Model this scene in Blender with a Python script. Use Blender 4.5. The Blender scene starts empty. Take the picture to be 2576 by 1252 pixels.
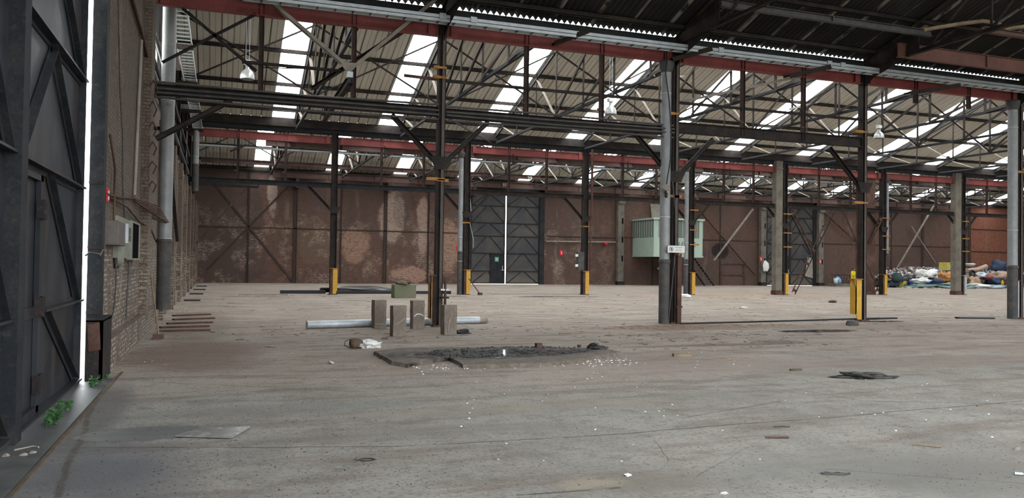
import bpy, math, random
from mathutils import Vector, Matrix, noise as mnoise
random.seed(7)
C = bpy.context.scene.collection
S = bpy.context.scene
PI = math.pi

# ------------------------------------------------------------------ camera, world, exposure
F_PX, YAW, PIT, ROL, EYE = 2029.0, 0.3484, 0.0193, 0.0139, 1.6
fw = Vector((math.sin(YAW)*math.cos(PIT), math.cos(YAW)*math.cos(PIT), math.sin(PIT)))
rt = Vector((math.cos(YAW), -math.sin(YAW), 0.0))
up = rt.cross(fw)
r2 = rt*math.cos(ROL) + up*math.sin(ROL)
u2 = -rt*math.sin(ROL) + up*math.cos(ROL)
cam_data = bpy.data.cameras.new('camera')
cam_data.sensor_fit = 'HORIZONTAL'; cam_data.sensor_width = 36.0
cam_data.lens = F_PX/2576.0*36.0
cam_data.clip_start = 0.05; cam_data.clip_end = 500
cam = bpy.data.objects.new('camera', cam_data); C.objects.link(cam)
m3 = Matrix((r2, u2, -fw)).transposed()
cam.matrix_world = Matrix.Translation((0, 0, EYE)) @ m3.to_4x4()
S.camera = cam

SKY = 9.0
world = bpy.data.worlds.new('overcast_sky'); S.world = world
world.use_nodes = True
wn = world.node_tree.nodes; wl = world.node_tree.links
bg = wn['Background']; bg.inputs[0].default_value = (0.93, 0.97, 1.0, 1); bg.inputs[1].default_value = SKY
S.view_settings.view_transform = 'Standard'
S.view_settings.look = 'None'
S.view_settings.gamma = 1.0
S.view_settings.use_curve_mapping = False
S.view_settings.exposure = 0.62
cy = S.cycles
cy.use_denoising = True
cy.max_bounces = 7; cy.diffuse_bounces = 5; cy.glossy_bounces = 3; cy.transparent_max_bounces = 10
cy.transmission_bounces = 4; cy.caustics_reflective = False; cy.caustics_refractive = False
cy.sample_clamp_indirect = 12.0

def portal(loc, normal, sx, sy):
    """a light portal on a daylight opening: it only guides sampling of the sky, it adds no light"""
    l = bpy.data.lights.new('daylight_portal', 'AREA'); l.shape = 'RECTANGLE'; l.size = sx; l.size_y = sy
    l.cycles.is_portal = True
    o = bpy.data.objects.new('daylight_portal', l); C.objects.link(o)
    o.location = loc
    o.rotation_euler = Vector(normal).to_track_quat('-Z', 'Y').to_euler()
    return o

# pixel of the photograph -> point on a known plane of the hall (ax 0/1/2 = X/Y/Z plane at c)
def px(ax, c, x, y):
    d = fw + r2*((x-1288)/F_PX) - u2*((y-626)/F_PX)
    o = Vector((0, 0, EYE)); t = (c-o[ax])/d[ax]
    return o + d*t

# ------------------------------------------------------------------ mesh helpers
class MB:
    def __init__(s): s.v = []; s.f = []; s.m = []; s.sm = []
    def add(s, vs, fs, m=0, smooth=False):
        b = len(s.v); s.v += [Vector(v) for v in vs]
        for f in fs: s.f.append([b+i for i in f]); s.m.append(m); s.sm.append(smooth)
        return s
    def box(s, x0, x1, y0, y1, z0, z1, m=0):
        vs = [(x, y, z) for z in (z0, z1) for y in (y0, y1) for x in (x0, x1)]
        return s.add(vs, [(0,2,3,1),(4,5,7,6),(0,1,5,4),(2,6,7,3),(0,4,6,2),(1,3,7,5)], m)
    def sec(s, p, q, rects, upv=(0,0,1), m=0):
        """sweep rectangles (a0,a1,b0,b1) given in the side/up axes of the line p-q"""
        p = Vector(p); q = Vector(q); d = (q-p).normalized(); U = Vector(upv)
        if abs(d.dot(U)) > .98: U = Vector((0, 1, 0)) if abs(d.y) < .9 else Vector((1, 0, 0))
        sd = d.cross(U).normalized(); uu = sd.cross(d).normalized()
        for a0, a1, b0, b1 in rects:
            vs = [c + sd*a + uu*b for c in (p, q) for b in (b0, b1) for a in (a0, a1)]
            s.add(vs, [(0,2,3,1),(4,5,7,6),(0,1,5,4),(2,6,7,3),(0,4,6,2),(1,3,7,5)], m)
        return s
    def bar(s, p, q, w, h, m=0, upv=(0,0,1)): return s.sec(p, q, [(-w/2, w/2, -h/2, h/2)], upv, m)
    def ibeam(s, p, q, w, h, t=.015, m=0, upv=(0,0,1)):
        return s.sec(p, q, [(-w/2, w/2, h/2-t, h/2), (-w/2, w/2, -h/2, -h/2+t), (-t/2, t/2, -h/2+t, h/2-t)], upv, m)
    def chan(s, p, q, w, h, t=.012, m=0, upv=(0,0,1)):
        return s.sec(p, q, [(-w/2, w/2, h/2-t, h/2), (-w/2, w/2, -h/2, -h/2+t), (w/2-t, w/2, -h/2, h/2)], upv, m)
    def angle(s, p, q, w, t=.01, m=0, upv=(0,0,1)):
        return s.sec(p, q, [(-w/2, w/2, -w/2, -w/2+t), (-w/2, -w/2+t, -w/2, w/2)], upv, m)
    def tube(s, pts, r, n=10, m=0, cap=True):
        pts = [Vector(p) for p in pts]; rs = r if isinstance(r, (list, tuple)) else [r]*len(pts)
        rings = []; prev = None
        for i, p in enumerate(pts):
            d = (pts[min(i+1, len(pts)-1)] - pts[max(i-1, 0)]).normalized()
            U = Vector((0,0,1)) if abs(d.z) < .95 else Vector((1,0,0))
            if prev is not None: U = prev
            a = (U - d*U.dot(d)).normalized(); prev = a; b = d.cross(a)
            rings.append([p + (a*math.cos(2*PI*k/n) + b*math.sin(2*PI*k/n))*rs[i] for k in range(n)])
        vs = [v for rg in rings for v in rg]; fs = []
        for i in range(len(pts)-1):
            for k in range(n):
                k2 = (k+1) % n; fs.append((i*n+k, i*n+k2, (i+1)*n+k2, (i+1)*n+k))
        s.add(vs, fs, m, True)
        if cap: s.add(rings[0], [tuple(range(n-1, -1, -1))], m); s.add(rings[-1], [tuple(range(n))], m)
        return s
    def lathe(s, prof, c=(0,0,0), n=16, m=0, axis=None):
        c = Vector(c); A = Vector(axis or (0,0,1)).normalized()
        U = Vector((1,0,0)) if abs(A.x) < .9 else Vector((0,1,0))
        a = (U - A*U.dot(A)).normalized(); b = A.cross(a)
        vs = [c + A*z + (a*math.cos(2*PI*k/n) + b*math.sin(2*PI*k/n))*r for r, z in prof for k in range(n)]
        fs = [(i*n+k, i*n+(k+1)%n, (i+1)*n+(k+1)%n, (i+1)*n+k) for i in range(len(prof)-1) for k in range(n)]
        return s.add(vs, fs, m, True)
    def plate(s, pts, nrm, t, m=0):
        """polygon of 3D points thickened by t along nrm"""
        nrm = Vector(nrm).normalized()*t; n = len(pts)
        vs = [Vector(p) for p in pts] + [Vector(p)+nrm for p in pts]
        return s.add(vs, [tuple(range(n-1, -1, -1)), tuple(range(n, 2*n))] + [(i, (i+1)%n, n+(i+1)%n, n+i) for i in range(n)], m)
    def build(s, name, mats, parent=None, loc=None, bevel=0):
        me = bpy.data.meshes.new(name)
        o = bpy.data.objects.new(name, me); C.objects.link(o)
        base = Vector((0, 0, 0))
        if parent is not None:
            o.parent = parent; base = Vector(parent['_w'])
        elif loc is not None:
            o.location = loc; base = Vector(loc); 
        o['_w'] = tuple(base)
        me.from_pydata([tuple(v-base) for v in s.v], [], s.f)
        for mt in (mats if isinstance(mats, (list, tuple)) else [mats]): me.materials.append(mt)
        me.polygons.foreach_set('material_index', s.m); me.polygons.foreach_set('use_smooth', s.sm)
        me.update()
        if bevel:
            b = o.modifiers.new('bevel', 'BEVEL'); b.width = bevel; b.segments = 2; b.limit_method = 'ANGLE'
        return o

def tag(o, label, cat, group=None, kind=None):
    o['label'] = label; o['category'] = cat
    if group: o['group'] = group
    if kind: o['kind'] = kind
    return o
def thing(name, label, cat, loc, group=None):
    o = bpy.data.objects.new(name, None); C.objects.link(o); o.location = loc; o['_w'] = tuple(loc)
    o.empty_display_size = .2
    return tag(o, label, cat, group)
def struct(name, mb, mats, label, cat=None):
    o = mb.build(name, mats); return tag(o, label, cat or name.split('_')[0], None, 'structure')
def copy_tree(o, loc, label, group=None):
    c = o.copy(); C.objects.link(c); c.location = loc; c['label'] = label
    if group: c['group'] = group
    for ch in [k for k in bpy.data.objects if k.parent == o]:
        d = ch.copy(); C.objects.link(d); d.parent = c
    return c
ORD = ['first','second','third','fourth','fifth','sixth','seventh','eighth','ninth','tenth','eleventh','twelfth','thirteenth','fourteenth','fifteenth','sixteenth','seventeenth']

# ------------------------------------------------------------------ material helpers
class NT:
    def __init__(s, name):
        s.mat = bpy.data.materials.new(name); s.mat.use_nodes = True
        s.t = s.mat.node_tree; s.n = s.t.nodes; s.l = s.t.links
        s.bsdf = s.n['Principled BSDF']; s.out = s.n['Material Output']
        s.bsdf.inputs['Specular IOR Level'].default_value = .3
    def node(s, ty, props=None, **ins):
        nd = s.n.new(ty)
        for k, v in (props or {}).items(): setattr(nd, k, v)
        for k, v in ins.items():
            key = int(k[1:]) if k[0] == 'i' and k[1:].isdigit() else k.replace('_', ' ')
            s.set(nd.inputs[key], v)
        return nd
    def set(s, inp, v):
        if isinstance(v, bpy.types.NodeSocket): s.l.new(v, inp)
        elif isinstance(v, (tuple, list)) and len(v) == 3 and inp.type == 'RGBA': inp.default_value = (*v, 1)
        else: inp.default_value = v
    def pos(s): return s.node('ShaderNodeTexCoord').outputs['Object']
    def m(s, op, a, b=0.0, clamp=False):
        return s.node('ShaderNodeMath', {'operation': op, 'use_clamp': clamp}, i0=a, i1=b).outputs[0]
    def noise(s, vec, scale, detail=4, rough=.55, dist=0.0):
        return s.node('ShaderNodeTexNoise', None, Vector=vec, Scale=scale, Detail=detail, Roughness=rough, Distortion=dist).outputs[0]
    def ramp(s, v, a, b):      # smooth 0..1 between a and b
        return s.node('ShaderNodeMapRange', {'interpolation_type': 'SMOOTHSTEP'}, i0=v, i1=a, i2=b).outputs[0]
    def mix(s, f, a, b, mode='MIX'):
        nd = s.node('ShaderNodeMix', {'data_type': 'RGBA', 'blend_type': mode})
        s.set(nd.inputs[0], f); s.set(nd.inputs[6], a); s.set(nd.inputs[7], b); return nd.outputs[2]
    def scale(s, vec, sc):
        return s.node('ShaderNodeMapping', None, Vector=vec, Scale=sc).outputs[0]
    def xyz(s, vec): return s.node('ShaderNodeSeparateXYZ', None, i0=vec).outputs
    def comb(s, x, y, z=0.0): return s.node('ShaderNodeCombineXYZ', None, i0=x, i1=y, i2=z).outputs[0]
    def bump(s, h, st=.3, d=.02):
        s.l.new(s.node('ShaderNodeBump', None, Height=h, Strength=st, Distance=d).outputs[0], s.bsdf.inputs['Normal'])
    def finish(s, col=None, rough=None, metal=None):
        if col is not None: s.set(s.bsdf.inputs['Base Color'], col)
        if rough is not None: s.set(s.bsdf.inputs['Roughness'], rough)
        if metal is not None: s.set(s.bsdf.inputs['Metallic'], metal)
        return s.mat

def worn(name, c1, c2, scale=3.0, rough=.65, metal=0.0, c3=None, bump=.15, vstretch=1.0, t=(.4, .65)):
    k = NT(name); p = k.scale(k.pos(), (1, 1, vstretch))
    a = k.noise(p, scale, 5, .6); col = k.mix(k.ramp(a, *t), c1, c2)
    b = k.noise(p, scale*9, 3, .6)
    if c3: col = k.mix(k.m('MULTIPLY', k.ramp(b, .54, .72), .55), col, c3)
    col = k.mix(k.m('MULTIPLY', k.ramp(k.noise(p, scale*22, 2), .35, .7), .35), col, (c1[0]*.5, c1[1]*.5, c1[2]*.5))
    k.bump(b, bump, .01)
    return k.finish(col, k.m('ADD', k.m('MULTIPLY', a, .25), rough-.12), metal)

def plain(name, c, rough=.6, metal=0.0):
    k = NT(name); a = k.noise(k.pos(), 6, 3)
    return k.finish(k.mix(k.m('MULTIPLY', a, .5), c, (c[0]*.7, c[1]*.7, c[2]*.7)), rough, metal)

M = {}
M['post'] = worn('brown_black_post', (.045,.030,.027), (.075,.046,.038), 2.2, .8, 0, (.03,.025,.022))
M['steel'] = worn('weathered_dark_steel', (.022,.020,.020), (.045,.034,.029), 2.2, .75, 0, (.09,.055,.04))
M['steel_blue'] = worn('dark_blue_grey_steel', (.018,.021,.025), (.034,.034,.036), 1.8, .68, 0, (.06,.05,.045))
M['rust'] = worn('brown_rusty_steel', (.075,.04,.032), (.12,.07,.055), 2.5, .75, 0, (.05,.035,.03))
M['browncol'] = worn('brown_grey_column_face', (.085,.068,.060), (.11,.085,.075), 2.0, .7, 0, (.07,.045,.035))
M['beamred'] = worn('faded_red_paint', (.185,.036,.033), (.235,.052,.046), 1.2, .55, 0, (.13,.04,.035))
M['crane'] = worn('brown_crane_paint', (.095,.055,.046), (.14,.082,.068), 1.5, .7, 0, (.08,.05,.045))
M['yellow'] = worn('yellow_guard_paint', (.52,.29,.03), (.62,.36,.045), 3, .5, 0, (.25,.12,.03))
M['orange'] = worn('ochre_bracket_paint', (.36,.17,.03), (.22,.10,.03), 5, .6)
M['galv'] = worn('galvanised_steel', (.42,.45,.48), (.52,.55,.58), 5, .42, .35)
M['pipe'] = worn('grey_painted_pipe', (.23,.235,.24), (.29,.295,.30), 2.5, .45, .1, (.19,.19,.19))
M['castiron'] = worn('dark_cast_pipe', (.06,.062,.065), (.10,.09,.08), 4, .5, 0, (.14,.10,.08))
M['beige'] = worn('dusty_beige_steel', (.30,.26,.22), (.22,.19,.16), 3, .8)
M['concrete'] = worn('rough_concrete', (.165,.135,.108), (.215,.18,.15), 3, .9, 0, (.27,.24,.20), .25)
M['pillar'] = worn('soiled_concrete_pillar', (.17,.15,.12), (.11,.095,.08), 2, .9, 0, (.24,.21,.18), .3)
M['wood'] = worn('weathered_timber', (.20,.14,.09), (.30,.22,.15), 5, .85, 0, (.12,.08,.05))
M['cabin'] = worn('pale_green_paint', (.36,.47,.39), (.42,.52,.44), 1.5, .6, 0, (.30,.36,.30), .05, .4)
M['enclosure'] = worn('grey_green_enclosure', (.25,.25,.20), (.20,.20,.16), 2, .6, 0, (.17,.16,.13))
M['box'] = worn('brown_grey_box', (.10,.085,.075), (.14,.12,.11), 4, .6)
M['black'] = plain('black_matter', (.012,.012,.014), .45)
M['white'] = plain('white_matter', (.72,.72,.70), .6)
M['signred'] = plain('sign_red', (.55,.02,.03), .5)
M['green'] = plain('exit_green', (.10,.42,.28), .5)
M['lampshade'] = worn('aluminium_lamp', (.62,.63,.62), (.5,.5,.49), 6, .35, .5)
M['glassy'] = plain('dusty_glass', (.17,.19,.17), .2)
M['shade_fill'] = plain('black_shade_fill', (.012,.012,.012), .95); M['shade_fill'].node_tree.nodes['Principled BSDF'].inputs['Specular IOR Level'].default_value = 0  # glossless black: shade inside openings put into the colour
M['leaf'] = worn('leaf_green', (.035,.12,.03), (.07,.19,.055), 20, .6)

def brick(name, axis, c_a, c_b, grime, mort_dark, mort_light, big=.25, light=(.57,.66), joint=.010, stain=None, bw=.23, bh=.072, fade=None):
    k = NT(name); P = k.pos(); X, Y, Z = k.xyz(P)
    uv = k.comb(X if axis == 'y' else k.m('ADD', Y, X), Z, 0.0)
    bt = k.node('ShaderNodeTexBrick', {'offset': .5}, Vector=uv, Color1=c_a, Color2=c_b, Mortar=(0,0,0), Scale=1.0,
                Mortar_Size=joint, Mortar_Smooth=.15, Bias=0.0, Brick_Width=bw, Row_Height=bh)
    n1 = k.noise(P, big, 6, .6); n2 = k.noise(P, big*5, 5, .65); n3 = k.noise(P, 3.0, 4, .6)
    vst = k.noise(k.scale(P, (1, 1, .18)), .9, 4, .6)
    col = k.mix(k.ramp(n3, .3, .7), bt.outputs[0], k.mix(.55, bt.outputs[0], (.045,.035,.03)))
    mort = None
    col = k.mix(k.m('MULTIPLY', k.ramp(n1, .40, .58), .8), col, grime)
    n5 = k.noise(k.scale(P, (1, 1, 2.5)), 5.5, 4, .75)
    lightmask = k.m('MULTIPLY', k.ramp(n2, *light), k.ramp(n5, .42, .56))
    if fade: lightmask = k.m('MULTIPLY', lightmask, k.m('MULTIPLY', k.ramp(X, fade[1], fade[0]), k.ramp(Z, fade[3], fade[2])))
    col = k.mix(k.m('MULTIPLY', k.ramp(vst, .60, .74), .35), col, mort_light)
    if stain:
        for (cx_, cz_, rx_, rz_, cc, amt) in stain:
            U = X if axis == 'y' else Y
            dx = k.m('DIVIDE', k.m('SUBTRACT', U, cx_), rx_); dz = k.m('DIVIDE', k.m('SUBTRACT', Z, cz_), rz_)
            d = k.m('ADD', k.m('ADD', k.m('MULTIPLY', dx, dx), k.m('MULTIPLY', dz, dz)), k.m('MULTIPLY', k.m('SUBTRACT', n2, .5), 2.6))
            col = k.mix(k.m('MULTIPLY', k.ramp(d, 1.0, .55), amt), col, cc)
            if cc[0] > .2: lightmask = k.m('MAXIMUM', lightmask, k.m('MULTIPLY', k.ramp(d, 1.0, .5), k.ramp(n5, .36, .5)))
    clump = k.m('MULTIPLY', k.ramp(n5, .60, .68), k.ramp(n2, light[0]-.04, light[1]))
    if fade: clump = k.m('MULTIPLY', clump, k.ramp(X, fade[1]+14, fade[0]))
    col = k.mix(k.m('MULTIPLY', k.m('MAXIMUM', bt.outputs[1], clump), .9), col, k.mix(lightmask, mort_dark, mort_light))
    if axis == 'x':      # spalled, pock-marked old brick
        p1 = k.noise(k.scale(P, (1, 1, .7)), 7.0, 4, .7); p2 = k.noise(P, 16, 3, .7)
        col = k.mix(k.m('MULTIPLY', k.ramp(p1, .54, .64), .75), col, (.05,.04,.033))
        col = k.mix(k.m('MULTIPLY', k.ramp(p2, .58, .68), .6), col, (.24,.20,.16)); n3 = k.m('SUBTRACT', n3, k.m('MULTIPLY', k.ramp(p1, .5, .64), 1.5))
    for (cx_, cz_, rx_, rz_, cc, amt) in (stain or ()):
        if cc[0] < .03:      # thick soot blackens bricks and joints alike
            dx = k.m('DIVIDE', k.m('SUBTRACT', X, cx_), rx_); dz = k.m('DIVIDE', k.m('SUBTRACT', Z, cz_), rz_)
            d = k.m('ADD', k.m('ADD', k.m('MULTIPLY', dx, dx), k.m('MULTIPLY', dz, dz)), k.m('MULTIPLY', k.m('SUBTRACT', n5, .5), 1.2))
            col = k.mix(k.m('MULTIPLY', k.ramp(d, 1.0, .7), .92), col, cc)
    k.bump(k.m('SUBTRACT', k.m('MULTIPLY', n3, .4), bt.outputs[1]), .5, .012)
    return k.finish(col, .9, 0)

# darker left corner, then soot and lime marks on the far wall: (x, z, rx, rz, colour, amount)
far_marks = [(.3, 4.5, 3.2, 6.0, (.060,.042,.036), .6), (12.5, 5.2, 1.1, 2.2, (.27,.18,.15), .55), (15.0, 4.4, .6, 2.9, (.33,.21,.18), .6), (13.4, 6.2, .9, 2.2, (.07,.045,.04), .8),
             (14.0, .7, 1.8, .7, (.26,.12,.09), .8), (7.0, 3.0, 1.6, 1.6, (.17,.12,.075), .45), (3.6, 6.6, .45, 1.9, (.4,.3,.26), .5),
             (42.3, 3.1, .95, .75, (.022,.016,.016), .95), (9.7, 3.0, 1.2, 1.5, (.21,.085,.05), .6), (17.0, 3.0, 1.0, 2.5, (.24,.11,.07), .6),
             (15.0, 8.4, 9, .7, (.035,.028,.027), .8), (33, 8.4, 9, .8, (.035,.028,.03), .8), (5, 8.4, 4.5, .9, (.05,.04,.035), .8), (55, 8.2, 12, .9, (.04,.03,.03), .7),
             (21.8, 7.9, 3.2, .6, (.16,.09,.075), .5)]
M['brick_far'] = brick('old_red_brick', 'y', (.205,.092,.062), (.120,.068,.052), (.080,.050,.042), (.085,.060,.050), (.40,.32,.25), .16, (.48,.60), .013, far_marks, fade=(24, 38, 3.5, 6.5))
M['brick_far_red'] = brick('orange_red_brick', 'y', (.30,.105,.062), (.33,.12,.07), (.22,.085,.055), (.22,.10,.07), (.3,.2,.15), .2, (.6,.7), .009)
M['brick_left'] = brick('grey_brown_brick', 'x', (.150,.105,.080), (.205,.145,.11), (.120,.093,.070), (.085,.068,.055), (.42,.38,.31), .3, (.36,.52), .014, fade=(100, 200, 1.3, 2.6))
M['wallsteel'] = worn('brick_brown_iron', (.052,.038,.033), (.070,.048,.040), 1.5, .8)
M['sheetwall'] = worn('dark_sheet_cladding', (.05,.045,.042), (.075,.062,.055), 1.0, .8)

def sheet_mat():
    k = NT('fibre_cement_sheet'); P = k.pos(); X, Y, Z = k.xyz(P)
    a = k.noise(k.scale(P, (1, .25, .25)), .8, 5, .6)
    col = k.mix(k.ramp(a, .35, .7), (.65,.64,.575), (.55,.54,.48))
    # grime line collected along each lap, every 0.92 m, and a fainter one at each rib
    for per, w, amt in ((.92, .03, .8), (.46, .02, .55)):
        d = k.m('ABSOLUTE', k.m('SUBTRACT', k.m('FRACT', k.m('DIVIDE', k.m('ADD', X, 1.45), per)), .5))
        col = k.mix(k.m('MULTIPLY', k.ramp(d, w/per, w/per*.3), amt), col, (.12,.11,.09))
    return k.finish(col, .85, 0)
M['sheet'] = sheet_mat()
def old_roof_mat():
    k = NT('soot_black_corrugated_roof'); P = k.pos(); X, Y, Z = k.xyz(P)
    a = k.noise(P, .7, 4); col = k.mix(k.ramp(a, .35, .7), (.026,.024,.024), (.042,.038,.036))
    d = k.m('ABSOLUTE', k.m('SUBTRACT', k.m('FRACT', k.m('DIVIDE', X, 1.12)), .5))
    n = k.noise(k.scale(P, (3, 1, 1)), 2.2, 4)
    col = k.mix(k.m('MULTIPLY', k.m('MULTIPLY', k.ramp(d, .07, .01), k.ramp(n, .34, .55)), .9), col, (.34,.32,.28))
    return k.finish(col, .9, 0)
M['oldroof'] = old_roof_mat()
def skyglass():
    k = NT('milky_rooflight_sheet')
    tr = k.node('ShaderNodeBsdfTransparent', None, Color=(.86,.87,.86)); tl = k.node('ShaderNodeBsdfTranslucent', None, Color=(.8,.8,.78))
    mx = k.node('ShaderNodeMixShader', None, i0=.2, i1=tr.outputs[0], i2=tl.outputs[0]); k.l.new(mx.outputs[0], k.out.inputs[0]); return k.mat
M['skylight'] = skyglass()

def gate_mat():
    k = NT('blue_black_gate_steel'); P = k.pos()
    a = k.noise(P, 1.1, 5, .6); b = k.noise(k.scale(P, (1, 1, .25)), 2.2, 4, .6)
    col = k.mix(k.ramp(a, .4, .65), (.015,.017,.021), (.030,.032,.037))
    col = k.mix(k.m('MULTIPLY', k.ramp(b, .52, .72), .7), col, (.060,.040,.031))
    k.bump(k.noise(P, 2.0, 2), .25, .05)
    k.bsdf.inputs['Specular IOR Level'].default_value = .16
    return k.finish(col, k.m('ADD', k.m('MULTIPLY', a, .3), .30), 0)
M['gate'] = gate_mat()
def far_gate_mat():
    k = NT('sooty_gate_sheet'); P = k.pos(); a = k.noise(P, .6, 5, .6)
    X, Y, Z = k.xyz(P)
    col = k.mix(k.ramp(a, .4, .68), (.042,.044,.050), (.078,.070,.062))
    dirt = k.m('MULTIPLY', k.ramp(k.m('ADD', Z, k.m('MULTIPLY', k.m('SUBTRACT', a, .5), 3.5)), 1.4, .2), .6)   # mud splashed up from the floor
    return k.finish(k.mix(dirt, col, (.15,.125,.10)), .55, .1)
M['fargate'] = far_gate_mat()
for k_ in ('steel', 'steel_blue', 'post', 'rust', 'wallsteel', 'castiron'): M[k_].node_tree.nodes['Principled BSDF'].inputs['Specular IOR Level'].default_value = .12

# floor: dusty concrete with cracks, joints, oil and water
def floor_mat():
    k = NT('dusty_concrete_floor'); P = k.pos(); X, Y, Z = k.xyz(P)
    n0 = k.noise(P, .11, 5, .6); n1 = k.noise(P, .55, 6, .65); n2 = k.noise(P, 3.2, 6, .7); n3 = k.noise(P, 22, 4, .7); n4 = k.noise(P, 70, 2, .6)
    st = k.noise(k.scale(P, (.35, 1.6, 1)), 1.3, 5, .65)
    sand = (.280,.222,.180); pale = (.375,.316,.268); cool_daylight = (.25,.243,.220)
    col = k.mix(k.ramp(n1, .35, .68), sand, pale)
    near = k.ramp(k.m('ADD', Y, k.m('MULTIPLY', k.m('SUBTRACT', n0, .5), 14.0)), 13.0, 8.5)   # cooler near floor: bluish daylight from behind put into the colour
    col = k.mix(k.m('MULTIPLY', near, .85), col, k.mix(k.ramp(n1, .4, .65), cool_daylight, (.195,.188,.168)))
    col = k.mix(k.m('MULTIPLY', k.ramp(st, .48, .66), .72), col, (.155,.12,.095))
    st2 = k.noise(k.scale(P, (.45, 1.1, 1)), 1.5, 5, .65); col = k.mix(k.m('MULTIPLY', k.ramp(st2, .52, .64), k.m('MULTIPLY', k.ramp(Y, 9.0, 18.0), .5)), col, (.13,.10,.08))
    col = k.mix(k.m('MULTIPLY', k.ramp(n2, .50, .68), .55), col, (.125,.112,.095))
    col = k.mix(k.m('MULTIPLY', k.ramp(n3, .50, .66), .6), col, (.075,.068,.060))
    n6 = k.noise(P, 130, 2, .6); n7 = k.noise(P, 1.1, 5, .7)
    col = k.mix(k.m('MULTIPLY', k.m('MULTIPLY', k.ramp(n6, .52, .62), k.ramp(n7, .42, .6)), .7), col, (.05,.046,.04))
    col = k.mix(k.m('MULTIPLY', k.ramp(n4, .60, .72), .5), col, (.42,.40,.36))
    dX = k.m('ADD', X, k.m('MULTIPLY', k.m('SUBTRACT', n2, .5), .35)); dY = k.m('ADD', Y, k.m('MULTIPLY', k.m('SUBTRACT', n2, .5), .35))
    def ell(cx_, cy_, rx_, ry_, soft=.5, warp=1.6):
        a = k.m('DIVIDE', k.m('SUBTRACT', dX, cx_), rx_); b = k.m('DIVIDE', k.m('SUBTRACT', dY, cy_), ry_)
        d = k.m('ADD', k.m('ADD', k.m('MULTIPLY', a, a), k.m('MULTIPLY', b, b)), k.m('MULTIPLY', k.m('SUBTRACT', n1, .5), warp))
        return k.ramp(d, 1.0+soft*.5, 1.0-soft)
    pf = lambda x, y: tuple(px(2, 0, x, y)[:2])
    # stains: (x, y, rx, ry, colour, amount)
    for cx_, cy_, rx_, ry_, cc, am, so, wa in [
        (-.62, 8.15, .62, .34, (.075,.075,.075), .85, .25, .5), (-1.0, 6.6, .9, 1.5, (.10,.10,.11), .7, .8, 1.6), (-.3, 15.0, 1.2, 2.8, (.17,.115,.085), .75, .8, 1.6),
        (-.5, 22.0, .9, 5.0, (.15,.11,.085), .5, .8, 1.6), (12.2, 18.5, 3.2, 1.0, (.17,.10,.075), .7, .8, 1.8), (17.5, 18.0, 4.5, .9, (.20,.15,.11), .6, .8, 1.8),
        (30, 41.5, 8.0, 1.4, (.36,.19,.10), .75, .8, 1.5), (12.0, 10.8, 3.0, .8, (.20,.15,.12), .6, .9, 1.8), (5.0, 13.2, 3.0, 1.7, (.17,.135,.105), .6, .9, 1.8),
        (9.8, 14.2, 2.6, .25, (.10,.075,.055), .7, .8, 2.6), (11.5, 14.6, .7, .35, (.10,.085,.07), .8, .6, 1.5),
        (*pf(2330, 1190), .9, .5, (.13,.125,.11), .75, .9, 1.6), (*pf(1620, 1215), .7, .3, (.15,.135,.11), .7, .9, 1.6), (*pf(1100, 1085), 1.6, .25, (.17,.16,.14), .5, .9, 1.6), (*pf(700, 1030), 1.5, .35, (.16,.155,.14), .5, .9, 1.6), (*pf(250, 1190), .5, .5, (.10,.10,.105), .75, .8, 1.2),
        (4.9, 5.3, 1.4, .5, (.17,.165,.15), .6, .9, 1.5), (5.6, 4.5, 1.0, .5, (.15,.145,.13), .7, .9, 1.6), (6.5, 5.0, 1.5, .45, (.15,.14,.125), .55, .9, 1.6), (3.0, 8.5, 2.5, .35, (.22,.19,.15), .5, .9, 1.6),
        (2.6, 5.4, .3, .15, (.36,.30,.21), .4, .9, 1.0), (7.8, 11.2, 2.6, .9, (.24,.19,.16), .6, .9, 1.6), (16.4, 41.3, 3.5, .9, (.13,.11,.09), .7, .8, 1.6), (4.2, 19.0, 2.2, 1.6, (.20,.16,.125), .5, .8, 1.6),
        (20, 22.5, 9, .35, (.20,.17,.14), .5, .8, 2.0), (12, 27, 10, .3, (.22,.18,.15), .5, .8, 2.0), (-1.15, 9.5, .28, 2.2, (.09,.085,.08), .7, .8, 1.2)]:
        col = k.mix(k.m('MULTIPLY', ell(cx_, cy_, rx_, ry_, so, wa), am), col, cc)
    # cracks and pour joints between floor points
    def seg(p, q, w, amt, c0):
        nonlocal col
        (ax_, ay_), (bx_, by_) = p, q; L = math.hypot(bx_-ax_, by_-ay_); ux, uy = (bx_-ax_)/L, (by_-ay_)/L
        wob = k.m('MULTIPLY', k.m('SUBTRACT', n1, .5), .22)
        rx_ = k.m('SUBTRACT', X, ax_); ry_ = k.m('SUBTRACT', Y, ay_)
        t_ = k.m('ADD', k.m('MULTIPLY', rx_, ux), k.m('MULTIPLY', ry_, uy))
        d_ = k.m('ABSOLUTE', k.m('ADD', k.m('SUBTRACT', k.m('MULTIPLY', rx_, -uy), k.m('MULTIPLY', ry_, -ux)), wob))
        inside = k.m('MULTIPLY', k.m('GREATER_THAN', t_, 0.0), k.m('LESS_THAN', t_, L))
        msk = k.m('MULTIPLY', k.m('MULTIPLY', k.ramp(d_, w, w*.3), inside), k.m('MULTIPLY', k.ramp(n2, .3, .5), amt))
        col = k.mix(msk, col, c0)
    pf = lambda x, y: tuple(px(2, 0, x, y)[:2])
    dk = (.07,.06,.05)
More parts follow.
